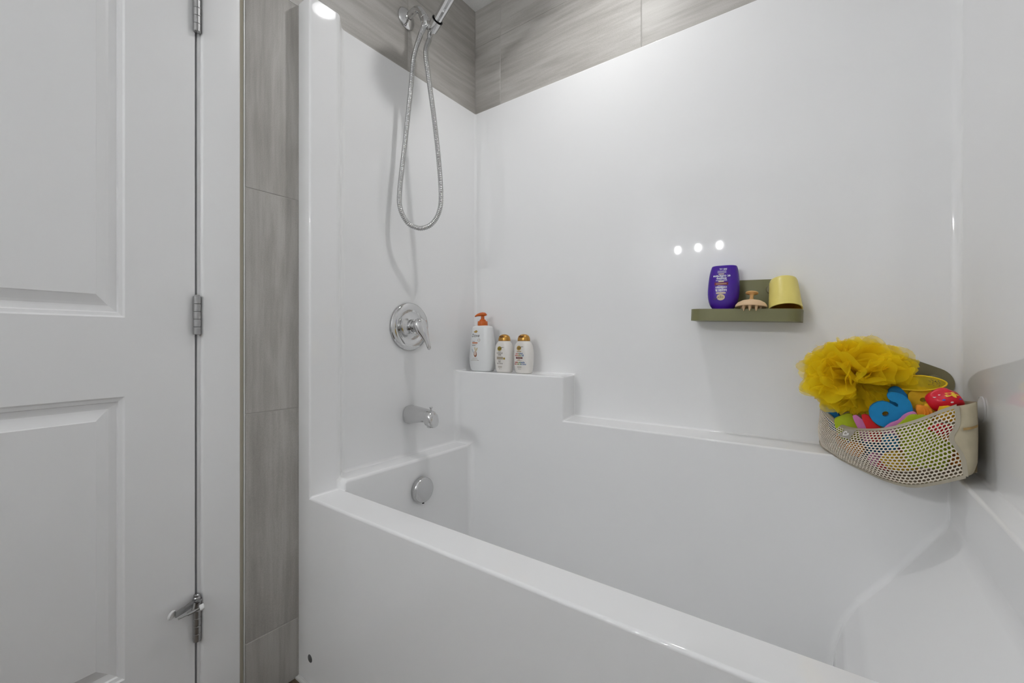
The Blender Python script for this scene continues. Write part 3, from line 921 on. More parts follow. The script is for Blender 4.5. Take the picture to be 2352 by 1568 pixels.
for zz, ww in ((0.0262, 0.021), (0.0238, 0.019), (0.0215, 0.020)): art_rect(b, OG, x0 + 0.002, zz, ww, 0.0011, ink_taupe)
art_text(b, OG, '385 mL', 0.0048, x0 + 0.003, 0.0145, ink_grey)

# ------------------------------------------------------------------ olive wall shelf with its things
TR = R(2.2)
TX, TZ = 1.054, 1.0455
shelf = tag(empty('wall_shelf', (TX, 0.0, TZ), (0, TR, 0)), 'olive green plastic tray shelf stuck to the back wall', 'shelf')


def tray_outline(w, d, r, n=10):
    p = [(-w, 0.0)]
    for k in range(n + 1):
        a = PI + (PI / 2) * k / n
        p.append((-w + r + r * math.cos(a), -d + r + r * math.sin(a)))
    for k in range(n + 1):
        a = 1.5 * PI + (PI / 2) * k / n
        p.append((w - r + r * math.cos(a), -d + r + r * math.sin(a)))
    p.append((w, 0.0)); return p


bm = bmesh.new()
o1 = tray_outline(0.139, 0.096, 0.034); o2 = tray_outline(0.1362, 0.0932, 0.0315)
H = 0.0335
n = len(o1)
A = [bm.verts.new((x, y - 0.0008, 0)) for x, y in o1]; B = [bm.verts.new((x, y - 0.0008, H)) for x, y in o1]
C_ = [bm.verts.new((x, y - 0.0008, H)) for x, y in o2]; D_ = [bm.verts.new((x, y - 0.0008, 0.004)) for x, y in o2]
for k in range(n - 1):
    bm.faces.new((A[k], A[k + 1], B[k + 1], B[k])); bm.faces.new((B[k], B[k + 1], C_[k + 1], C_[k])); bm.faces.new((C_[k], C_[k + 1], D_[k + 1], D_[k]))
bm.faces.new(list(reversed(A))); bm.faces.new(D_)
obj('tray', bm, olive, shelf, angle=35)


def rounded_rect(x0, z0, x1, z1, r, n=6):
    p = []
    for cx, cz, a0 in ((x1 - r, z1 - r, 0), (x0 + r, z1 - r, PI / 2), (x0 + r, z0 + r, PI), (x1 - r, z0 + r, 1.5 * PI)):
        for k in range(n + 1): p.append((cx + r * math.cos(a0 + PI / 2 * k / n), cz + r * math.sin(a0 + PI / 2 * k / n)))
    return p


def slab(pts, y0, y1, bev=0.0, holes=None):
    """outline in xz extruded from y0 (back) to y1 (front)"""
    bm = bmesh.new()
    a = [bm.verts.new((x, y0, z)) for x, z in pts]; b = [bm.verts.new((x, y1, z)) for x, z in pts]
    n = len(pts)
    bm.faces.new(a); bm.faces.new(list(reversed(b)))
    for k in range(n): bm.faces.new((a[k], b[k], b[(k + 1) % n], a[(k + 1) % n]))
    if bev:
        es = [e for e in bm.edges if (e.verts[0].co.y == e.verts[1].co.y)]
        bmesh.ops.bevel(bm, geom=es, offset=bev, segments=2, affect='EDGES', profile=0.5, clamp_overlap=True)
    return bm


bm = slab(rounded_rect(-0.085, 0.004, 0.082, 0.1225, 0.016), -0.0008, -0.0052, 0.0015)
obj('back_plate', bm, olive, shelf, angle=35)
bm = bmesh.new()
lathe(bm, [(0.0, 0.0), (0.0125, 0.0), (0.0125, 0.004), (0.0105, 0.0065), (0.0, 0.0075)], 28, (0.060, -0.005, 0.0930), (0, -1, 0))
kn = obj('knob', bm, olive2, shelf, angle=40)

# purple bottle standing on its cap
t, b = round_bottle('shampoo_bottle', (1.002, -0.036, 1.2085), (R(4), R(181.5), 0), 'purple bottle standing upside down in the olive shelf', purple_pl, mat('purple_cap', srgb(30, 5, 90), 0.25))
t.scale = (1.04, 1.04, 1.04)
x0 = 0.002
pz = lambda f: 0.002 + 0.120 * f
art_text(b, OG, '385 mL', 0.0066, x0 - 0.003, pz(0.06), ink_white, bold=0.0001)
lil = mat('ink_lilac', srgb(165, 155, 200), 0.5)
for q in range(4): art_rect(b, OG, x0, pz(0.118 + 0.016 * q), 0.0225, 0.0012, lil)
art_rect(b, OG, x0 + 0.001, pz(0.195), 0.0140, 0.0022, ink_cream)
art_text(b, OG, 'et collagène', 0.0092, x0, pz(0.222), ink_white, bold=0.0002)
art_text(b, OG, 'biotine', 0.0092, x0, pz(0.280), ink_white, bold=0.0002)
art_rect(b, OG, x0, pz(0.345), 0.0290, 0.0011, ink_white)
art_rect(b, OG, x0 + 0.0005, pz(0.370), 0.0140, 0.0026, ink_cream)
art_rect(b, OG, x0, pz(0.425), 0.0345, 0.0078, mat('ink_crimson', srgb(120, 18, 45), 0.5))
art_rect(b, OG, x0, pz(0.425), 0.0270, 0.0012, ink_cream, off=0.0005)
art_text(b, OG, 'collagen', 0.0092, x0, pz(0.490), ink_white, bold=0.0002)
art_text(b, OG, 'biotin &', 0.0092, x0, pz(0.552), ink_white, bold=0.0002)
art_rect(b, OG, x0, pz(0.612), 0.0170, 0.0011, lil)
art_rect(b, OG, x0, pz(0.642), 0.0245, 0.0036, ink_cream)
og_emblem(b, x0, pz(0.738), ink_cream, ink)

# scalp massager hooked over the tray edge
cream_si = mat('cream_silicone', srgb(222, 190, 150), 0.45)
t = tag(empty('scalp_massager', (1.0775, -0.092, 1.0815), (R(-13), TR, 0)), 'cream scalp massager brush with tines hooked over the front of the olive shelf', 'brush')
bm = bmesh.new()
lathe(bm, [(0.0, 0.0035), (0.031, 0.0025), (0.0385, 0.0), (0.0392, 0.002), (0.0385, 0.006), (0.034, 0.0125), (0.024, 0.0185), (0.012, 0.0215), (0.0, 0.022)], 40, sx=0.62, sy=1.0)
obj('dome', bm, cream_si, t, smooth=True)
bm = bmesh.new()
lathe(bm, [(0.009, 0.019), (0.0048, 0.025), (0.0042, 0.033), (0.006, 0.0375), (0.0145, 0.0395), (0.0158, 0.0412), (0.0152, 0.0432), (0.010, 0.0440), (0.0, 0.0442)], 32)
obj('handle', bm, mat('tan_silicone', srgb(214, 168, 108), 0.45), t, smooth=True)
for k, (dx, dy) in enumerate(((-0.0155, -0.0105), (-0.001, -0.0125), (0.0145, -0.0105), (-0.022, 0.006), (0.0, 0.010), (0.022, 0.006))):
    bm = bmesh.new()
    lathe(bm, [(0.0046, 0.0055), (0.0040, 0.0), (0.0022, -0.009), (0.0008, -0.0125), (0.0, -0.013)], 14, (dx, dy, 0.0))
    obj('tine', bm, cream_si, t, smooth=True)

# yellow cup tipped upside down
t = tag(empty('rinse_cup', (1.1560, -0.0660, 1.0745), (R(-21), R(-5), 0)), 'pale yellow plastic cup upside down at the right end of the olive shelf', 'cup')
bm = bmesh.new()
lathe(bm, [(0.0365, 0.0), (0.0395, 0.0), (0.0390, 0.004), (0.0335, 0.080), (0.0315, 0.0865), (0.027, 0.089), (0.0, 0.0895)], 48)
obj('wall', bm, mat('pale_yellow_plastic', srgb(232, 216, 122), 0.35), t, angle=50)
bm = bmesh.new()
lathe(bm, [(0.0365, 0.0), (0.0312, 0.080), (0.027, 0.0855), (0.0, 0.086)], 48)
obj('lining', bm, mat('deep_yellow_plastic', srgb(214, 160, 40), 0.4), t, angle=50)
bm = bmesh.new()
for zz in [0.006 + 0.0052 * k for k in range(14)]:
    r = 0.0390 - (zz - 0.004) * 0.0055 / 0.076
    lathe(bm, [(r - 0.0003, zz - 0.0009), (r + 0.00025, zz), (r - 0.0003, zz + 0.0009)], 48)
obj('ridges', bm, MATS['pale_yellow_plastic'], t, smooth=True)

# olive holder on the back wall behind the bath toys
t = tag(empty('suction_holder', (1.385, -0.001, 0.905), (0, R(24), 0)), 'olive green holder plate with round knob on the back wall behind the yellow puff', 'holder')
bm = slab(rounded_rect(-0.11, -0.044, 0.105, 0.050, 0.040, 10), 0.0, -0.0065, 0.002)
obj('plate', bm, olive2, t, angle=35)
bm = bmesh.new()
lathe(bm, [(0.0, 0.0), (0.0150, 0.0), (0.0150, 0.007), (0.0125, 0.011), (0.006, 0.0125), (0.0, 0.012)], 32, (0.066, -0.0065, 0.018), (0, -1, 0))
obj('knob', bm, olive2, t, angle=45)

# ------------------------------------------------------------------ mesh corner bag with bath toys
BC = Vector((1.4985, -0.0015))
top_pts = [(1.2335, -0.0030, 0.836), (1.2350, -0.035, 0.822), (1.2468, -0.0781, 0.805), (1.2721, -0.1352, 0.7894), (1.2991, -0.1729, 0.7886), (1.345, -0.215, 0.8012), (1.3901, -0.2411, 0.8262), (1.4263, -0.2545, 0.8519), (1.4480, -0.2600, 0.8655)]
bot_pts = [(1.2320, -0.0030, 0.7150), (1.2370, -0.050, 0.7135), (1.2500, -0.095, 0.7130), (1.2760, -0.1430, 0.7068), (1.3050, -0.1800, 0.7015), (1.345, -0.217, 0.6936), (1.3839, -0.2402, 0.6937), (1.4204, -0.2538, 0.7100), (1.4600, -0.2610, 0.7330)]
TC = catmull(top_pts, 16); BCv = catmull(bot_pts, 16)


def samp(c, u):
    f = u * (len(c) - 1); i = min(int(f), len(c) - 2); return c[i].lerp(c[i + 1], f - i)


def arcpar(c):
    L = [0.0]
    for a, b in zip(c, c[1:]): L.append(L[-1] + (b - a).length)
    out = []
    N = 120; j = 0
    for i in range(N + 1):
        s = L[-1] * i / N
        while j < len(L) - 2 and L[j + 1] < s: j += 1
        out.append(c[j].lerp(c[j + 1], (s - L[j]) / (L[j + 1] - L[j] + 1e-9)))
    return out


TC = arcpar(TC); BCv = arcpar(BCv)


def bag(u, v):
    """u along the front, v 0 at the bottom to 1 at the top edge"""
    p = samp(BCv, u).lerp(samp(TC, u), v)
    # outward normal in plan (away from the corner) for the bulge, pinch at the right binding
    out = Vector((p.x - BC.x, p.y - BC.y, 0))
    if out.length > 1e-6: out.normalize()
    bulge = 0.020 * math.sin(PI * v) ** 0.8 * math.sin(PI * min(1, max(0, u))) ** 0.7
    bulge += 0.004 * math.sin(9 * u + 4 * v) * math.sin(PI * u) * math.sin(PI * v)
    p = p + out * bulge
    pin = max(0.0, (u - 0.80) / 0.20)
    p.x -= 0.013 * pin * math.exp(-((v - 0.52) / 0.16) ** 2)
    lf = max(0.0, (0.12 - u) / 0.12)
    p.x += 0.012 * lf * math.exp(-((v - 0.5) / 0.2) ** 2)
    return p


toybag = tag(empty('toy_bag', (1.40, -0.14, 0.70)), 'beige mesh corner bag full of foam bath toys hanging in the tub corner', 'bag')
TB = Vector(toybag.location)
net = mat('beige_netting', srgb(232, 222, 205), 0.7)
binding = mat('grey_beige_binding', srgb(176, 168, 150), 0.75)
fabric = add_noise(mat('beige_bag_fabric', srgb(186, 176, 150), 0.8), amount=0.12, nscale=22, bump=0.1)
# netting: staggered oval holes cut as real openings
bm = bmesh.new()
NU, NV = 54, 20
grid = {}
def gv(u, v):
    k = (round(u, 6), round(v, 6))
    if k not in grid: grid[k] = bm.verts.new(bag(min(1, max(0, u)), min(1, max(0, v))) - TB)
    return grid[k]
du, dv = 1.0 / NU, 1.0 / NV
for j in range(NV):
    sh = 0.5 * du if j % 2 else 0.0
    for i in range(-1, NU + 1):
        u0 = i * du + sh; u1 = u0 + du
        if u1 <= 1e-6 or u0 >= 1 - 1e-6: continue
        u0c, u1c = max(0, u0), min(1, u1)
        v0, v1 = j * dv, (j + 1) * dv
        um, vm_ = (u0 + u1) / 2, (v0 + v1) / 2
        clipped = (u0c != u0 or u1c != u1)
        m1 = (u0c + u1c) / 2
        outer = [gv(u0c, v0), gv(m1, v0), gv(u1c, v0), gv(u1c, v1), gv(m1, v1), gv(u0c, v1)]
        if clipped:
            bm.faces.new(outer); continue
        ru, rv = 0.375 * du, 0.40 * dv
        inner = []
        for a in (-135, -90, -45, 45, 90, 135):
            a = R(a)
            inner.append(bm.verts.new(bag(um + ru * 1.05 * math.cos(a), vm_ + rv * math.sin(a)) - TB))
        hole = inner
        # extra side points keep the hole oval
        lft = bm.verts.new(bag(um - ru * 1.08, vm_) - TB); rgt = bm.verts.new(bag(um + ru * 1.08, vm_) - TB)
        o0, o1, o2, o3, o4, o5 = outer; h0, h1, h2, h3, h4, h5 = hole
        for f in ((o0, o1, h1, h0), (o1, o2, h2, h1), (o3, o4, h4, h3), (o4, o5, h5, h4)): bm.faces.new(f)
        bm.faces.new((o2, o3, h3, rgt, h2)); bm.faces.new((o5, o0, h0, lft, h5))
netting = obj('netting', bm, net, toybag, smooth=True)
sd = netting.modifiers.new('t', 'SOLIDIFY'); sd.thickness = 0.0008


def strip(fn, n, w, thick=0.002, name='binding', m=binding):
    """flat tape following fn(t)->(point, across)"""
    bm = bmesh.new(); rings = []
    for i in range(n + 1):
        p, a, o_ = fn(i / n)
        p = p - TB
        rings.append([bm.verts.new(p - a * w + o_ * thick), bm.verts.new(p + a * w + o_ * thick), bm.verts.new(p + a * w - o_ * thick), bm.verts.new(p - a * w - o_ * thick)])
    for q, r_ in zip(rings, rings[1:]):
        for k in range(4): bm.faces.new((q[k], q[(k + 1) % 4], r_[(k + 1) % 4], r_[k]))
    bm.faces.new(rings[0]); bm.faces.new(rings[-1])
    return obj(name, bm, m, toybag, angle=45)


def outn(p):
    o_ = Vector((p.x - BC.x, p.y - BC.y, 0)); return o_.normalized() if o_.length > 1e-5 else Vector((-1, 0, 0))


strip(lambda s: (bag(s, 1.0), (bag(s, 1.0) - bag(s, 0.93)).normalized(), outn(bag(s, 1.0))), 80, 0.0034, name='top_binding')
strip(lambda s: (bag(s, 0.0), (bag(s, 0.07) - bag(s, 0.0)).normalized(), outn(bag(s, 0.0))), 80, 0.0036, name='bottom_binding')
strip(lambda s: (bag(1.0, s), Vector((1, -0.15, 0)).normalized(), Vector((-0.15, -1, 0)).normalized()), 30, 0.0036, name='side_binding')
strip(lambda s: (bag(0.0, s), Vector((0.3, -1, 0)).normalized(), Vector((-1, -0.3, 0)).normalized()), 30, 0.0040, name='side_binding')
# right fabric side, base and back panels
WR = Vector((1.4975, -0.232, 0))
bm = bmesh.new(); rows = []
for j in range(21):
    v = j / 20
    a = bag(1.0, v); zt = 0.733 + (0.885 - 0.733) * v
    b = Vector((1.4800, -0.236 - 0.008 * math.sin(PI * v), a.z + 0.004 + 0.004 * v))
    if v < 0.15: b.x -= 0.004 * (0.15 - v) / 0.15
    row = []
    for i in range(9):
        f = i / 8
        p = a.lerp(b, f)
        p += Vector((0.10, -1, 0)).normalized() * (0.012 * math.sin(PI * f) * (0.35 + math.sin(PI * v)) - 0.008 * math.sin(PI * f) * math.exp(-((v - 0.62) / 0.05) ** 2))
        row.append(bm.verts.new(p - TB))
    rows.append(row)
for a, b in zip(rows, rows[1:]):
    for i in range(8): bm.faces.new((a[i], a[i + 1], b[i + 1], b[i]))
o = obj('side_panel', bm, fabric, toybag, smooth=True)
o.modifiers.new('t', 'SOLIDIFY').thickness = 0.0016
bm = bmesh.new()
ctr = bm.verts.new(Vector((1.4700, BC.y - 0.006, 0.7165)) - TB)
ring = [bm.verts.new(bag(i / 40, 0.0) - TB) for i in range(41)] + [bm.verts.new(Vector((1.4800, -0.236, 0.738)) - TB), bm.verts.new(Vector((1.4800, -0.010, 0.725)) - TB)]
for a, b in zip(ring, ring[1:]): bm.faces.new((ctr, a, b))
o = obj('base_panel', bm, fabric, toybag, smooth=True)
bm = bmesh.new()
bp = [Vector((1.2345, -0.0022, 0.716)), Vector((1.4800, -0.0022, 0.7165)), Vector((1.4800, -0.0022, 0.850)), Vector((1.2345, -0.0022, 0.838))]
bm.faces.new([bm.verts.new(p - TB) for p in bp])
bp = [Vector((1.4800, -0.0022, 0.7165)), Vector((1.4800, -0.236, 0.738)), Vector((1.4800, -0.236, 0.874)), Vector((1.4800, -0.0022, 0.850))]
bm.faces.new([bm.verts.new(p - TB) for p in bp])
obj('back_panel', bm, fabric, toybag)
strip(lambda s_: (Vector((1.4560, -0.2655, 0.823)).lerp(Vector((1.4785, -0.2480, 0.829)), s_) + Vector((0, -0.006 * math.sin(PI * s_), 0)), Vector((0, 0, 1)), Vector((-0.3, -1, 0)).normalized()), 8, 0.0022, 0.0012, name='strap', m=mat('tan_strap', srgb(170, 140, 88), 0.7))
# logo patch
patch_m = mat('patch_grey', srgb(170, 166, 158), 0.7); heart_m = mat('patch_white', srgb(240, 240, 240), 0.6)
def patch(pts, off, name, m):
    bm = bmesh.new()
    vs = []
    for u, v in pts:
        p = bag(u, v); vs.append(bm.verts.new(p + outn(p) * off - TB))
    bm.faces.new(vs)
    bmesh.ops.triangulate(bm, faces=bm.faces)
    return obj(name, bm, m, toybag)
pu, pv = 0.470, 0.865
patch([(pu - 0.026, pv + 0.11), (pu + 0.046, pv + 0.11), (pu + 0.038, pv - 0.11), (pu - 0.044, pv - 0.11)], 0.0022, 'logo_patch', patch_m)
heart = []
for k in range(28):
    a = 2 * PI * k / 28
    hx = 16 * math.sin(a) ** 3 / 16; hy = (13 * math.cos(a) - 5 * math.cos(2 * a) - 2 * math.cos(3 * a) - math.cos(4 * a)) / 16
    ca, sa = math.cos(R(-32)), math.sin(R(-32))
    heart.append((hx * ca - hy * sa, hx * sa + hy * ca))
patch([(pu + 0.001 + 0.022 * x, pv - 0.005 + 0.072 * y) for x, y in heart], 0.0030, 'heart_mark', heart_m)
patch([(pu + 0.001 + 0.010 * x, pv + 0.002 + 0.032 * y) for x, y in heart], 0.0036, 'heart_centre', patch_m)
# clear suction cup that holds the bag to the right wall
clear = mat('clear_vinyl', (0.90, 0.90, 0.91), 0.15, alpha=0.45)
bm = bmesh.new()
lathe(bm, [(0.027, 0.0), (0.0265, 0.0022), (0.018, 0.005), (0.011, 0.009), (0.0065, 0.0105), (0.0065, 0.0145), (0.0085, 0.016), (0.0085, 0.0205), (0.0, 0.021)], 32, Vector((1.4992, -0.172, 0.852)) - TB, (-1, 0, 0))
o = obj('suction_cup', bm, clear, toybag, angle=40); o['label'] = 'clear suction cup'

# ------------------------------------------------------------------ foam toys in the bag
def foam_mat(name, rgb): return add_noise(mat(name, srgb(*rgb), 0.75), amount=0.05, nscale=120, bump=0.15)


f_blue = foam_mat('blue_foam', (18, 132, 190)); f_teal = foam_mat('deep_blue_foam', (14, 112, 172))
f_green = foam_mat('lime_foam', (172, 190, 28)); f_pink = foam_mat('pink_foam', (214, 130, 190))
f_red = foam_mat('red_foam', (222, 32, 38)); f_yellow = foam_mat('yellow_foam', (236, 190, 36)); f_orange = foam_mat('orange_foam', (236, 146, 40))


def foam(name, pts, y, thick, m, label, hole=None, sub=3, tilt=0.0, yaw=0.0, cat='foam toy'):
    """outline in world x,z at depth y; built round its own centre and tipped"""
    c = Vector((sum(p[0] for p in pts) / len(pts), sum(p[1] for p in pts) / len(pts)))
    q = [(p.x, p.y) for p in closed_catmull([(p[0] - c.x, p[1] - c.y, 0) for p in pts], sub)]
    bm = bmesh.new()
    if hole:
        hq = [(p.x, p.y) for p in closed_catmull([(p[0] - c.x, p[1] - c.y, 0) for p in hole], 2)]
        for yy in (-thick / 2, thick / 2):
            vo = [bm.verts.new((x, yy, z)) for x, z in q]; vh = [bm.verts.new((x, yy, z)) for x, z in hq]
            es = [bm.edges.new((l[k], l[(k + 1) % len(l)])) for l in (vo, vh) for k in range(len(l))]
            bmesh.ops.triangle_fill(bm, edges=es, use_beauty=True)
            if yy < 0: fo, fh = vo, vh
            else:
                for l0, l1 in ((fo, vo), (fh, vh)):
                    for k in range(len(l0)): bm.faces.new((l0[k], l0[(k + 1) % len(l0)], l1[(k + 1) % len(l1)], l1[k]))
    else:
        bm.free(); bm = slab(q, thick / 2, -thick / 2, min(0.0012, thick / 6))
    o = obj(name, bm, m, angle=35, loc=(c.x, y, c.y), rot=(tilt, 0, yaw))
    return tag(o, label, cat)


blue6 = [(1.3216, 0.8346), (1.3234, 0.844), (1.3291, 0.8514), (1.3366, 0.8566), (1.3453, 0.8591), (1.3539, 0.8575), (1.3616, 0.8531), (1.3675, 0.8485), (1.3700, 0.8494), (1.3696, 0.8538), (1.3658, 0.858), (1.359, 0.8602), (1.3539, 0.8649), (1.352, 0.8715), (1.3535, 0.8773), (1.359, 0.88), (1.3666, 0.8799), (1.3759, 0.8767), (1.3833, 0.8706), (1.3891, 0.8622), (1.3924, 0.8525), (1.3932, 0.8426), (1.3874, 0.8300), (1.3770, 0.8180), (1.3650, 0.8090), (1.3539, 0.8043), (1.3453, 0.8028), (1.3366, 0.8063), (1.3278, 0.8145), (1.3229, 0.8232)]
hole6 = [(1.3436, 0.831), (1.3453, 0.8352), (1.3496, 0.8373), (1.3535, 0.836), (1.3548, 0.8322), (1.3535, 0.8281), (1.3496, 0.826), (1.3453, 0.8272)]
foam('foam_number', blue6, -0.190, 0.014, f_blue, 'bright blue foam number with a round hole at the front of the bag', hole6, 1)
foam('foam_letter', [(1.3569, 0.8759), (1.3591, 0.8843), (1.3661, 0.8894), (1.3731, 0.8892), (1.3791, 0.885), (1.3843, 0.8779), (1.3894, 0.8656), (1.388, 0.82), (1.362, 0.82), (1.3600, 0.8663)], -0.155, 0.012, f_teal, 'blue foam piece peeking out behind the foam number with the hole')
foam('foam_letter', [(1.3430, 0.7950), (1.3530, 0.8109), (1.3615, 0.8175), (1.3699, 0.8206), (1.3748, 0.83), (1.3822, 0.8374), (1.3912, 0.8421), (1.3976, 0.8384), (1.395, 0.818), (1.380, 0.795), (1.360, 0.788)], -0.2065, 0.010, f_pink, 'pink foam piece wedged in front of the foam number with the hole')
foam('foam_letter', [(1.3620, 0.8050), (1.3754, 0.8227), (1.3819, 0.8333), (1.39, 0.8385), (1.3960, 0.8372), (1.4040, 0.8392), (1.4130, 0.8372), (1.4176, 0.8343), (1.420, 0.800), (1.405, 0.776), (1.380, 0.780)], -0.2215, 0.010, f_green, 'lime green foam piece with a notched top at the right of the bag rim')
foam('foam_ring', [(1.3916, 0.8764), (1.3994, 0.8839), (1.4112, 0.8899), (1.4196, 0.8887), (1.4271, 0.8847), (1.4286, 0.8685), (1.4248, 0.8500), (1.407, 0.842), (1.3934, 0.848), (1.3902, 0.8662)], -0.150, 0.014, f_yellow, 'yellow foam piece with a round hole below the puff', [(1.4090, 0.8625), (1.4108, 0.8665), (1.4150, 0.8680), (1.4190, 0.8655), (1.4190, 0.8605), (1.4150, 0.8580), (1.4108, 0.8590)], 3)
foam('foam_letter', [(1.4122, 0.8575), (1.4234, 0.8573), (1.4351, 0.8541), (1.4444, 0.8463), (1.4400, 0.8301), (1.4226, 0.8232), (1.413, 0.8391)], -0.186, 0.014, f_yellow, 'yellow foam wedge under the red splash toy')
foam('foam_letter', [(1.2452, 0.8419), (1.2480, 0.8430), (1.2560, 0.8330), (1.2690, 0.8259), (1.2731, 0.8047), (1.2734, 0.7700), (1.2564, 0.7655), (1.2475, 0.8009)], -0.075, 0.013, f_teal, 'blue foam piece standing at the far left of the bag', yaw=R(-20))
foam('foam_letter', [(1.2605, 0.7973), (1.2712, 0.8092), (1.2881, 0.8189), (1.2965, 0.8145), (1.3037, 0.8008), (1.3118, 0.7873), (1.3088, 0.7591), (1.2734, 0.7574)], -0.132, 0.016, f_green, 'lime green foam block at the left of the bag rim')
foam('foam_letter', [(1.2947, 0.8132), (1.3008, 0.819), (1.3078, 0.8133), (1.3178, 0.8041), (1.3287, 0.7926), (1.3277, 0.7648), (1.3128, 0.763), (1.3038, 0.7887)], -0.152, 0.013, f_pink, 'thin pink foam strip between green and red foam')
foam('foam_letter', [(1.3099, 0.8175), (1.3133, 0.8236), (1.3222, 0.8226), (1.329, 0.8107), (1.3368, 0.8015), (1.3435, 0.796), (1.3435, 0.767), (1.3271, 0.7664), (1.3173, 0.7956)], -0.172, 0.012, f_red, 'red foam strip left of the blue foam number')
# ribbed orange piece
ro = foam('foam_letter', [(1.3986, 0.8552), (1.4103, 0.855), (1.4192, 0.8503), (1.4232, 0.8429), (1.4208, 0.8349), (1.4103, 0.8248), (1.4021, 0.8253), (1.3985, 0.8403)], -0.198, 0.016, f_orange, 'orange ribbed foam piece beside the lime green foam')
bm = bmesh.new()
for k in range(3):
    tube(bm, catmull([(-0.004 + 0.005 * k, -0.0085, -0.010), (0.001 + 0.005 * k, -0.009, 0.0), (-0.001 + 0.005 * k, -0.0085, 0.009)], 4), 0.0010, 6)
obj('rib', bm, f_orange, ro, smooth=True)
# more foam showing through the netting: hexagon, star and block shapes lower in the bag
def poly(n, r, rot=0, sx=1, sz=1, cx=0, cz=0, star=None):
    p = []
    for k in range(n * (2 if star else 1)):
        a = rot + 2 * PI * k / (n * (2 if star else 1)); rr = r * (star if star and k % 2 else 1)
        p.append((cx + rr * sx * math.cos(a), cz + rr * sz * math.sin(a)))
    return p


low = [('foam_flower', poly(5, 0.045, 0.3, cx=1.410, cz=0.768, star=0.76), -0.2260, f_green, 'large lime green foam flower behind the netting at the right'),
       ('foam_disc', poly(8, 0.027, 0.1, sx=1.2, sz=0.8, cx=1.372, cz=0.735), -0.2090, f_yellow, 'yellow foam oval behind the netting near the bottom'),
       ('foam_letter', poly(4, 0.020, 0.5, cx=1.300, cz=0.738), -0.146, f_orange, 'orange foam square behind the netting at the left'),
       ('foam_letter', poly(5, 0.016, 0.2, cx=1.335, cz=0.728), -0.1880, f_pink, 'pink foam shape behind the netting in the middle'),
       ('foam_letter', poly(4, 0.016, 0.2, sx=1.6, sz=0.7, cx=1.435, cz=0.815), -0.2330, f_red, 'red foam strip behind the netting near the right binding'),
       ('foam_letter', poly(6, 0.017, 0.2, cx=1.358, cz=0.775), -0.2080, f_blue, 'blue foam hexagon behind the netting in the middle'),
       ('foam_letter', poly(4, 0.014, 0.7, sx=1.4, sz=0.8, cx=1.352, cz=0.718), -0.1900, f_red, 'red foam scrap at the bottom of the bag'),
       ('foam_letter', poly(4, 0.018, 0.75, cx=1.443, cz=0.845), -0.2200, f_yellow, 'small yellow foam square behind the upper right netting')]
low += [('foam_filler', poly(4, 0.034, 0.78, sx=0.9, sz=1.1, cx=1.452, cz=0.772), -0.205, f_orange, 'added orange foam filler darkening the bag beside the right fabric panel'),  # large foam slabs added to block light and darken the bag's inside
        ('foam_filler', poly(4, 0.052, 0.78, sx=1.3, sz=0.8, cx=1.345, cz=0.752), -0.120, f_teal, 'added dark blue foam filler darkening the inside of the bag'),
        ('foam_filler', poly(4, 0.044, 0.78, sx=1.2, sz=0.9, cx=1.415, cz=0.768), -0.165, f_red, 'added red foam filler darkening the inside of the bag'),
        ('foam_filler', poly(4, 0.030, 0.78, sx=1.0, sz=1.0, cx=1.290, cz=0.745), -0.085, f_orange, 'added orange foam filler darkening the inside of the bag')]
for nm, pts, y, m, lab in low:
    foam(nm, pts, y, 0.011, m, lab, None, 2, yaw=R(-18 if pts[0][0] < 1.33 else 8))

# red splash toy: crumpled cap with yellow splat and small dots
t = tag(empty('bath_toy', (1.4420, -0.190, 0.868)), 'red crumpled vinyl bath toy with yellow splat and small dots', 'bath toy')
bm = bmesh.new()
bmesh.ops.create_icosphere(bm, subdivisions=4, radius=1.0)
rnd = random.Random(3)
dirs = [Vector((rnd.uniform(-1, 1), rnd.uniform(-1, 1), rnd.uniform(-1, 1))).normalized() for _ in range(14)]
def rtoy(n):
    k = 1.0
    for i, d in enumerate(dirs): k -= 0.17 * math.exp(-((1 - n.dot(d)) / 0.09) ** 2)
    return Vector((n.x * 0.0305, n.y * 0.024, n.z * 0.0265)) * k
for v in bm.verts: v.co = rtoy(v.co.normalized())
obj('skin', bm, mat('red_vinyl', srgb(214, 22, 48), 0.35), t, smooth=True)


def decal(cx, cz, pts, m, name):
    """flat print on the front of the toy"""
    bm = bmesh.new(); vs = []
    for x, z in pts:
        n = Vector((cx + x, -1.0, cz + z)).normalized(); p = rtoy(n); vs.append(bm.verts.new(p * 1.025))
    c = sum((v.co for v in vs), Vector()) / len(vs)
    n = c.normalized(); cv = bm.verts.new(rtoy(n) * 1.035)
    for k in range(len(vs)): bm.faces.new((cv, vs[k], vs[(k + 1) % len(vs)]))
    return obj(name, bm, m, t)


yv = mat('print_yellow', srgb(240, 196, 60), 0.4)
decal(0.35, 0.75, [(0.42 * math.cos(a) * (1 + 0.35 * math.cos(5 * a)), 0.30 * math.sin(a) * (1 + 0.3 * math.cos(5 * a))) for a in (2 * PI * k / 30 for k in range(30))], yv, 'splat')
decal(0.10, 0.50, ell(0, 0, 0.16, 0.07, 16, 0.5), yv, 'splat_drop')
for cx, cz, m in ((0.85, 0.30, mat('print_blue', srgb(30, 90, 200), 0.4)), (-0.15, 0.12, MATS['print_blue']), (0.25, -0.02, mat('print_white', srgb(235, 225, 225), 0.4)), (-0.5, 0.7, MATS['print_white']), (-0.05, -0.5, yv), (-0.75, 0.35, MATS['print_white'])):
    decal(cx, cz, ell(0, 0, 0.09, 0.06, 12, 0.3), m, 'dot')

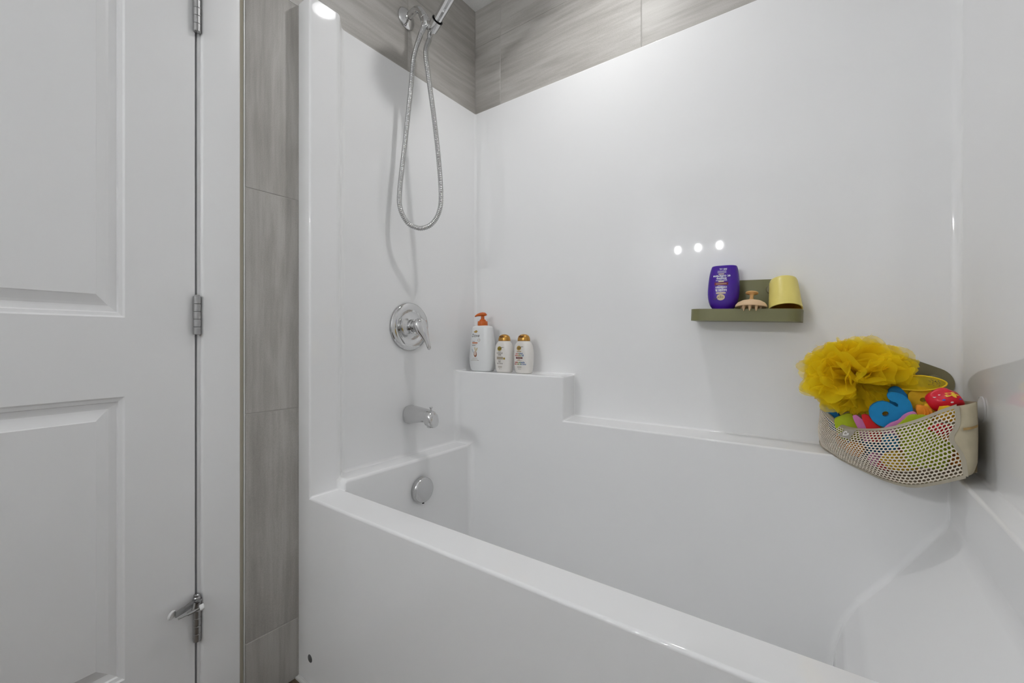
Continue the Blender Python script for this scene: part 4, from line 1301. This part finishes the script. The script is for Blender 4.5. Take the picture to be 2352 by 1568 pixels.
# ------------------------------------------------------------------ yellow mesh bath puff
def net_material():
    m = bpy.data.materials.new('yellow_netting'); m.use_nodes = True
    nt = m.node_tree; N = nt.nodes; L = nt.links
    for n in list(N): N.remove(n)
    out = N.new('ShaderNodeOutputMaterial')
    dif = N.new('ShaderNodeBsdfDiffuse'); dif.inputs[0].default_value = (*srgb(255, 228, 42), 1)
    tl = N.new('ShaderNodeBsdfTranslucent'); tl.inputs[0].default_value = (*srgb(255, 232, 42), 1)
    tp = N.new('ShaderNodeBsdfTransparent'); tp.inputs[0].default_value = (1, 1, 1, 1)
    a = N.new('ShaderNodeMixShader'); a.inputs[0].default_value = 0.5
    b = N.new('ShaderNodeMixShader'); b.inputs[0].default_value = 0.55
    L.new(dif.outputs[0], a.inputs[1]); L.new(tl.outputs[0], a.inputs[2])
    L.new(tp.outputs[0], b.inputs[1]); L.new(a.outputs[0], b.inputs[2]); L.new(b.outputs[0], out.inputs[0])
    return m


netm = net_material()
PC = Vector((1.304, -0.118, 0.9060))
puff = tag(empty('bath_puff', PC), 'fluffy yellow mesh bath puff lying on top of the toys', 'bath puff')
rnd = random.Random(11)
nf = 62
for i in range(nf):
    # fibonacci directions
    zf = 1 - 2 * (i + 0.5) / nf; ph = i * 2.39996
    rr = math.sqrt(1 - zf * zf)
    d = Vector((rr * math.cos(ph), rr * math.sin(ph), zf))
    u, v, w = frame_of(d + Vector((rnd.uniform(-.25, .25), rnd.uniform(-.25, .25), rnd.uniform(-.25, .25))))
    reach = rnd.uniform(0.85, 1.10)
    ex = Vector((0.090, 0.083, 0.078))
    bm = bmesh.new()
    nA, nR = 44, 10
    f1, f2 = rnd.randint(2, 3), rnd.randint(4, 6); p1, p2 = rnd.uniform(0, 6), rnd.uniform(0, 6)
    gap = rnd.uniform(0.0, 0.8)
    flat = rnd.uniform(0.45, 1.0)
    rows = []
    for j in range(nR + 1):
        q = j / nR
        row = []
        for k in range(nA + 1):
            a = (2 * PI - gap) * k / nA
            open_ = 0.012 + 0.034 * q ** 0.8
            wob = 1 + q * (0.22 * math.sin(f1 * a + p1) + 0.16 * math.sin(f2 * a + p2))
            h = (0.22 + 0.78 * q ** 0.85) * reach * (1 + 0.10 * q * math.sin(f2 * a + p1))
            tip = 0.0
            if q > 0.75: tip = (q - 0.75) * 0.055
            pt = Vector((w.x * ex.x, w.y * ex.y, w.z * ex.z)) * h + (u * math.cos(a) + v * math.sin(a) * flat) * (open_ * wob + tip)
            if PC.y + pt.y > -0.005: pt.y = -0.005 - PC.y - 0.0005 * j
            if PC.z + pt.z < 0.815 and PC.y + pt.y > -0.18: pt.z = pt.z * 0.85
            if PC.x + pt.x > 1.300 and PC.z + pt.z < 0.892 and PC.y + pt.y < -0.150: pt.y = -0.150 - PC.y + 0.004 * math.sin(5 * a)
            row.append(bm.verts.new(pt))
        rows.append(row)
    for ra_, rb_ in zip(rows, rows[1:]):
        for k in range(nA): bm.faces.new((ra_[k], ra_[k + 1], rb_[k + 1], rb_[k]))
    obj('ruffle', bm, netm, puff, smooth=True)
# cord loop with a small tag
bm = bmesh.new()
loop = catmull([Vector((1.372, -0.150, 0.905)), Vector((1.405, -0.160, 0.915)), Vector((1.435, -0.165, 0.911)), Vector((1.4490, -0.168, 0.902)), Vector((1.440, -0.170, 0.892)), Vector((1.412, -0.168, 0.884)), Vector((1.376, -0.158, 0.884))], 6)
ctr = [(loop[i] + loop[len(loop) - 1 - i]) / 2 for i in range(len(loop) // 2 + 1)]
half = len(loop) // 2
for i in range(half):
    a, b = loop[i] - PC, loop[i + 1] - PC; c_, d_ = loop[len(loop) - 2 - i] - PC, loop[len(loop) - 1 - i] - PC
    try: bm.faces.new([bm.verts.new(p) for p in (a, b, c_, d_)])
    except ValueError: pass
bmesh.ops.remove_doubles(bm, verts=bm.verts, dist=1e-6)
obj('strap', bm, netm, puff)
bm = bmesh.new()
tube(bm, [p - PC for p in loop], 0.0016, 8)
obj('strap_edge', bm, mat('yellow_cord', srgb(232, 200, 24), 0.6), puff, smooth=True)
bm = bmesh.new()
for i in range(26):
    x = rnd.uniform(1.420, 1.440); z = rnd.uniform(0.894, 0.907)
    a = rnd.uniform(0, 3)
    tube(bm, [Vector((x, -0.1715, z)) - PC, Vector((x + 0.002 * math.cos(a), -0.1715, z + 0.002 * math.sin(a))) - PC], 0.0003, 4)
obj('strap_print', bm, ink, puff)

# ------------------------------------------------------------------ lamps of the room
t = tag(empty('recessed_light', (0.64, -0.385, 2.445)), 'round recessed ceiling light over the tub', 'ceiling light')
bm = bmesh.new()
lathe(bm, [(0.052, -0.001), (0.075, -0.001), (0.077, -0.004), (0.074, -0.007), (0.054, -0.005), (0.052, -0.001)], 40)
obj('trim_ring', bm, paint, t, angle=40)
bm = bmesh.new(); lathe(bm, [(0.0, -0.0015), (0.053, -0.0015)], 32)
obj('lens', bm, mat('lamp_lens', (0.9, 0.9, 0.9), 0.4, emit=((1, 1, 1), 8.0)), t)
tl = lamp('tub_lamp', 'AREA', (0.64, -0.385, 2.438), TUB_LAMP, 0.06, (1.0, 1.0, 1.0))
tl.data.spread = R(152)
t = tag(empty('vanity_light', (0.29, ROOM_Y, 1.845)), 'chrome vanity light bar with three glowing bulbs on the wall opposite', 'wall lamp')
bm = rbox((-0.27, 0.0, 0.02), (0.27, 0.022, 0.075), 0.004)
obj('back_plate', bm, chrome, t, angle=40)
bulb_m = mat('vanity_bulb', (1, 1, 1), 0.4, emit=((0.97, 0.985, 1.0), BULB))
for k in (-1, 0, 1):
    bm = bmesh.new()
    tube(bm, [(k * 0.18, 0.02, 0.045), (k * 0.18, 0.085, 0.045), (k * 0.18, 0.09, 0.03)], 0.008, 12)
    lathe(bm, [(0.0, 0.02), (0.022, 0.02), (0.024, 0.0), (0.02, -0.004), (0.0, -0.004)], 24, (k * 0.18, 0.09, 0.02))
    ar = obj('lamp_arm', bm, chrome, t, angle=40)
    bm = bmesh.new()
    lathe(bm, [(0.0, -0.004), (0.007, -0.006), (0.011, -0.02), (0.0125, -0.032), (0.009, -0.044), (0, -0.048)], 12, (k * 0.18, 0.09, 0.02))
    obj('bulb', bm, bulb_m, t, smooth=True)
